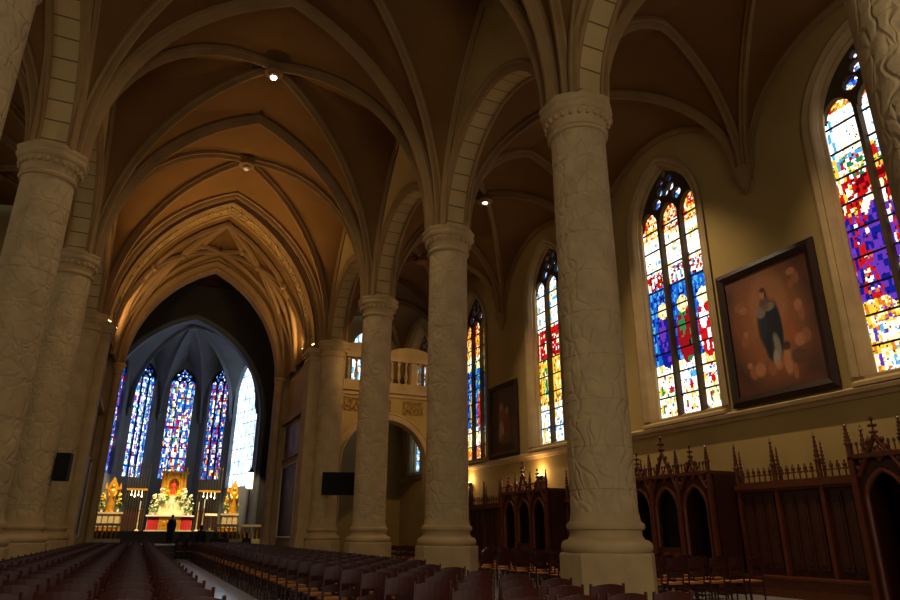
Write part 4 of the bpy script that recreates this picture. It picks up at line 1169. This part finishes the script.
def side_altar(x, y, lb, lf):
    t = thing('side_altar', lb, 'altar', (x, y, PZ), 0, 'gilded side altars')
    mb = MB(); mb.box(-.85, .85, -.4, .5, 0, .1); mb.box(-.78, .78, -.34, .45, .1, 1.1); mb.build('altar_block', 'gold', t)
    mb = MB(); mb.box(-.86, .86, -.42, .5, 1.1, 1.22); mb.build('mensa', 'cream', t)
    for i in range(4):
        mb = MB(); mb.box(-.7 + .37 * i, -.42 + .37 * i, -.38, -.33, .25, .95); mb.build('relief_panel', 'cream', t)
    statue(t, 'gilt_statue', 0, .15, 1.22, 1.9, 'gold')
    mb = MB()
    for s_ in (-1, 1): mb.lathe([(.05, 1.22), (.04, 2.7), (.1, 2.75), (.01, 3.2)], (s_ * .45, .3, 0), 8)
    mb.prism([[(-.45, 2.7), (.45, 2.7), (.25, 3.1), (0, 3.6), (-.25, 3.1)]], lambda u, v, w: Vector((u, w, v)), .26, .34); mb.build('gilt_canopy', 'gold', t, smooth=True)
    for s_, nm in ((-1, lf[0]), (1, lf[1])): flowers('flower_bouquet', nm, x + s_ * .5, y - .1, PZ + 1.22, .2, .85, 'yellow')
side_altar(-1.95, 52.6, 'gilded side altar with a statue beside the chancel arch, windowless side', ('yellow flowers on the windowless-side altar, outer bunch', 'yellow flowers on the windowless-side altar, inner bunch'))
side_altar(6.1, 52.2, 'gilded side altar with a statue under the white apse window', ('yellow flowers on the window-side altar, inner bunch', 'yellow flowers on the window-side altar, outer bunch'))
# choir screens: tall iron rods with a gilt candle beam
def screen(x0, x1, lb):
    t = thing('iron_screen', lb, 'screen', (0, 53.2, PZ), 0, 'iron candle screens beside the altar')
    n = 9
    for i in range(n):
        x = x0 + (x1 - x0) * i / (n - 1)
        mb = MB(); mb.bar((x, 0, 0), (x, 0, 4.3), .022, 6); mb.lathe([(.03, 0), (.045, .08), (.005, .25)], (x, 0, 4.3), 6); mb.build('rod', 'brass', t)
    mb = MB(); mb.box(x0, x1, -.05, .05, 2.72, 2.86); mb.build('gilt_beam', 'gold', t)
    mb = MB()
    k = 9
    for i in range(k):
        x = x0 + (x1 - x0) * i / k; w = (x1 - x0) / k
        for a, b in ((0, 1.25), (1.25, 2.5)):
            mb.bar((x, .02, 1.4 + a * .55), (x + w, .02, 1.4 + b * .55), .015, 5); mb.bar((x + w, .02, 1.4 + a * .55), (x, .02, 1.4 + b * .55), .015, 5)
    mb.build('lattice', 'iron', t)
    mb = MB(); mb.box(x0, x1, .08, .16, 0, 1.4); mb.build('dado', 'wood', t)
    for i in range(4):
        x = x0 + (x1 - x0) * (.25 + .5 * i / 3)
        mb = MB(); mb.bar((x, -.06, 2.72), (x, -.06, 2.5 - .1 * (i % 2)), .012, 5); mb.ball((x, -.06, 2.42 - .1 * (i % 2)), .05, (1, 1, 1.5), 8, 6); mb.build('hanging_lamp', 'lantern', t, smooth=True)
screen(-1.1, .25, 'iron screen with gilt beam between high altar and windowless-side altar')
screen(3.65, 5.2, 'iron screen with gilt beam between high altar and window-side altar')
def candlestick(x, y, h, lb):
    t = thing('candlestick', lb, 'candlestick', (x, y, PZ), 0, 'tall candlesticks flanking the high altar')
    mb = MB(); mb.lathe([(.16, 0), (.16, .05), (.06, .12), (.035, .3), (.05, .5), (.03, .6), (.03, h * .7), (.07, h * .72), (.07, h * .74)], n=10); mb.build('stand', 'cream', t, smooth=True)
    mb = MB(); mb.bar((0, 0, h * .74), (0, 0, h), .03, 8); mb.build('candle', 'white', t)
for x, h, lb in ((-.08, 2.0, 'tall pale candlestick at the altar side nearest the windowless-side altar'), (3.78, 2.0, 'tall pale candlestick beside the altar, inner one on window side'), (4.15, 2.2, 'tall pale candlestick beside the altar, outer one on window side')):
    candlestick(x, 52.8, h, lb)
# lectern
t = thing('lectern', 'pale slender lectern standing on the altar steps, window side', 'lectern', (4.55, 51.1, PZ))
mb = MB(); mb.box(-.28, .28, -.2, .2, 0, .08); mb.build('base', 'cream', t)
mb = MB(); mb.lathe([(.08, .08), (.06, .3), (.06, .9), (.09, 1.0)], n=10); mb.build('stem', 'cream', t, smooth=True)
mb = MB(); mb.box(-.4, .4, -.22, .22, -.03, .03, Matrix.Translation((0, 0, 1.08)) @ Matrix.Rotation(math.radians(22), 4, 'X')); mb.build('book_rest', 'cream', t)
# standing lantern
t = thing('standard_lantern', 'tall lantern with a glowing white shade beside the window-side altar', 'lantern', (6.75, 49.4, .7))
mb = MB(); mb.lathe([(.2, 0), (.2, .05), (.04, .1), (.03, 3.6)], n=10); mb.build('pole', 'iron', t, smooth=True)
mb = MB(); mb.lathe([(.2, 3.6), (.3, 3.7), (.3, 4.6), (.2, 4.7)], n=8); hs = mb.build('lamp_shade', 'lantern', t)
mb = MB(); mb.lathe([(.33, 4.68), (.1, 4.9), (.02, 5.1)], n=8); mb.build('lantern_cap', 'iron', hs)
# communion rails
def rail(x0, x1, lb, y=47.2):
    t = thing('communion_rail', lb, 'rail', (0, y, .7), 0, 'low altar rails')
    mb = MB(); mb.box(x0, x1, -.16, .16, 0, .3); mb.build('rail_base', 'cream', t)
    n = int((x1 - x0) / .26)
    for i in range(n):
        x = x0 + .13 + i * .26; mb = MB(); mb.lathe([(.06, .3), (.03, .4), (.07, .65), (.03, .95), (.05, 1.05)], (x, 0, 0), 8); mb.build('baluster', 'gold', t, smooth=True)
    mb = MB(); mb.box(x0 - .05, x1 + .05, -.16, .16, 1.05, 1.2); mb.build('top_rail', 'cream', t)
rail(4.5, 7.9, 'gilt communion rail before the window-side altar')
rail(-3.4, -.9, 'gilt communion rail before the windowless-side altar')

# ------------------------------------------------------------------ screens and speaker on the columns
t = thing('display_screen', 'black flat screen mounted on the third window-side column', 'screen', (7.98, col_y(2) + 5.6, 3.0), 0)
t.rotation_euler.z = -math.radians(18)
mb = MB(); mb.box(-.72, .72, -.05, .04, 0, 1.0); hs = mb.build('housing', 'screen', t)
mb = MB(); mb.box(-.68, .68, -.055, -.048, .04, .96); mb.build('display', 'screen', hs)
mb = MB(); mb.box(-.2, .2, .04, .12, .3, .7); mb.bar((0, .1, .5), (0, .75, .5), .05); mb.build('wall_bracket', 'iron', t)
t = thing('loudspeaker', 'black loudspeaker box mounted on the second windowless-side column', 'speaker', (XL + .85, col_y(2) - .12, 2.9), -.2)
mb = MB(); mb.box(-.2, .2, -.18, .14, 0, .85); hs = mb.build('cabinet', 'screen', t)
mb = MB(); mb.box(-.17, .17, -.19, -.18, .04, .81); mb.build('grille', 'black', hs)
mb = MB(); mb.box(-.3, -.18, -.05, .05, .3, .5); mb.build('wall_bracket', 'iron', t)

# ------------------------------------------------------------------ lamps (fixtures and their light)
def light(name, typ, loc, power, col, aim=None, parent=None, **kw):
    l = bpy.data.lights.new(name, typ); l.energy = power; l.color = col
    for k, v in kw.items(): setattr(l, k, v)
    o = bpy.data.objects.new(name, l); C.objects.link(o)
    if aim is not None:
        d = Vector(aim) - Vector(loc); o.rotation_euler = d.to_track_quat('-Z', 'Y').to_euler()
    o.location = Vector(loc) - (parent.location if parent else Vector())
    if parent: o.parent = parent
    return o
WARM = (1, .66, .30); TUNG = (1, .78, .5)
def vault_lamp(b, lab, on, z):
    t = thing('vault_lamp', lab, 'lamp', (b.x, b.y, z), 0, 'small lamps on the vault bosses')
    mb = MB(); mb.lathe([(.16, -.02), (.2, .0), (.2, .14), (.1, .2)], n=16); mb.build('housing', 'rib', t, smooth=True)
    mb = MB(); mb.ball((0, 0, -.04), .11, (1, 1, .6), 12, 8); mb.build('bulb', 'lamp' if on else 'lampdim', t, smooth=True)
    return t
vl = {0: 'added lamp on the nave vault boss overhead, out of the picture', 1: 'bright small lamp on the nearer boss of the nave vault'}
for k, lb in vl.items():  # the overhead lamp is an unseen addition that brightens the nave below
    t = vault_lamp(BOSS[k], lb, True, 17.25)
    light('lamp_light', 'SPOT', (BOSS[k].x, BOSS[k].y, 17.0), 700, TUNG, (BOSS[k].x, BOSS[k].y + 3, 0), t, spot_size=2.0, spot_blend=.8, shadow_soft_size=.12)
vault_lamp(BOSS[2], 'unlit round lamp on the further boss of the nave vault', False, 17.25)
for k, lb in {-1: 'added lamp on the side aisle vault near the picture corner', 0: 'added lamp on the side aisle vault behind the nearest column head', 1: 'bright small lamp on the side aisle vault beyond the nearest column'}.items():  # the nearer lamps are unseen additions that brighten the lower aisle wall
    t = vault_lamp(ABOSS[k], lb, True, 14.6)
    light('lamp_light', 'SPOT', (ABOSS[k].x, ABOSS[k].y, 14.35), 2100, TUNG, (XW - .2, ABOSS[k].y, 2.2), t, spot_size=1.25, spot_blend=1., shadow_soft_size=.12)
def sconce(y, lab, z):
    t = thing('wall_uplighter', lab, 'lamp', (XW - .14, y, z), 0, 'warm wall uplighters over the panelling')
    mb = MB(); mb.lathe([(.04, -.16), (.1, -.1), (.14, 0), (.12, 0), (.08, -.06), (.02, -.06)], n=14); mb.build('bowl', 'iron', t, smooth=True)
    mb = MB(); mb.ball((0, 0, 0), .07, (1, 1, .8), 10, 6); mb.build('bulb', 'lampwarm', t, smooth=True)
    mb = MB(); mb.bar((.0, 0, -.1), (.14, 0, -.1), .025); mb.build('bracket', 'iron', t)
    light('lamp_light', 'POINT', (XW - .3, y, z + .12), 55, WARM, None, t, shadow_soft_size=.08)
sconce(23.7, 'warm wall lamp glowing above the further confessional', 3.62)
sconce(30.3, 'warm wall lamp glowing beside the second full column', 3.75)
def flood(loc, aim, lab, power, col=WARM, size=1.7):
    t = thing('floodlight', lab, 'lamp', loc, 0, 'warm floodlights in the vault springings')
    d = (Vector(aim) - Vector(loc)).normalized()
    mb = MB(); mb.bar(Vector((0, 0, 0)) - d * .08, d * .06, .06, 10, .08); mb.build('housing', 'iron', t)
    mb = MB(); mb.bar(d * .06, d * .075, .07, 12); mb.build('lens', 'lampwarm', t)
    mb = MB(); mb.bar((0, 0, -.24), (0, 0, 0), .03); mb.build('bracket', 'iron', t)
    p = Vector(loc) + d * .12
    light('lamp_light', 'SPOT', p, power, col, Vector(p) + d, t, spot_size=size, spot_blend=.7, shadow_soft_size=.1)
for sg, nm in ((-1, 'windowless'), (1, 'window')):
    x = CX + sg * 4.42
    flood((x, YE + 1.35, 10.35), (CX + sg * 1.5, YE + 3.2, 16.5), f'warm floodlight on the chancel pier, {nm} side', 620, WARM, 2.9)
    flood((CX + sg * 4.62, YE - .1, 10.25), (CX - sg * .5, YE - 4.2, 17.4), f'warm floodlight facing the nave vault from the chancel pier, {nm} side', 1100, WARM, 1.6)
flood((XR + .35, col_y(2) + .78, 10.55), (11.4, 33, 8.6), 'added warm floodlight hidden behind the third window-side column head to brighten the gallery', 800, WARM, 1.1)  # added lamp, kept out of sight, that lifts the gallery front
# altar spots, hidden in the choir above
for x, y, z, aim, pw, ss in ((AXA - 2, 49.2, 12.2, (AXA, YA, 3.2), 6500, .42), (AXA + 2.5, 49.2, 12.2, (AXA, YA, 3.2), 6500, .42), (-.6, 49.2, 11, (-1.6, 52.8, 3.2), 7500, .6), (5.0, 49.2, 11, (5.6, 52.6, 3.2), 7500, .6), (5.2, 45, 9, (7.2, 48, 2.4), 1500, .5)):
    light('altar_spot', 'SPOT', (x, y, z), pw, (1, .76, .42), aim, None, spot_size=ss, spot_blend=.6, shadow_soft_size=.1)
# added fill lights: behind the camera and along the windowless outer aisle wall
light('west_fill_light', 'AREA', (XC, -3.9, 5.5), 520, (1, .9, .72), (XC, 20, 3), None, shape='RECTANGLE', size=7, size_y=8)
for y in (7.0, 14.0, 21.0, 28.2):
    light('left_aisle_fill_light', 'AREA', (XWL + .3, y, 8.5), 70, (1, .9, .72), (XWL + 8, y, 6), None, shape='RECTANGLE', size=2.8, size_y=7)

# ------------------------------------------------------------------ world, camera, view
w = bpy.data.worlds.new('world'); bpy.context.scene.world = w; w.use_nodes = True
w.node_tree.nodes['Background'].inputs[0].default_value = (.5, .6, .8, 1); w.node_tree.nodes['Background'].inputs[1].default_value = .3
cd = bpy.data.cameras.new('camera'); co = bpy.data.objects.new('camera', cd); C.objects.link(co)
cd.sensor_width = 36; cd.lens = 657.2 / 900 * 36; cd.clip_end = 300; cd.clip_start = .05
co.matrix_world = Matrix.Translation((0, 0, 1.4)) @ Matrix.Rotation(-.4202, 4, 'Z') @ Matrix.Rotation(PI / 2 + .3412, 4, 'X') @ Matrix.Rotation(.0041, 4, 'Z')
sc = bpy.context.scene; sc.camera = co
sc.view_settings.view_transform = 'Standard'; sc.view_settings.look = 'None'; sc.view_settings.gamma = 1; sc.view_settings.use_curve_mapping = False
sc.view_settings.exposure = 0.
sc.cycles.use_denoising = True; sc.cycles.max_bounces = 8; sc.cycles.diffuse_bounces = 5; sc.cycles.glossy_bounces = 3; sc.cycles.sample_clamp_indirect = 6
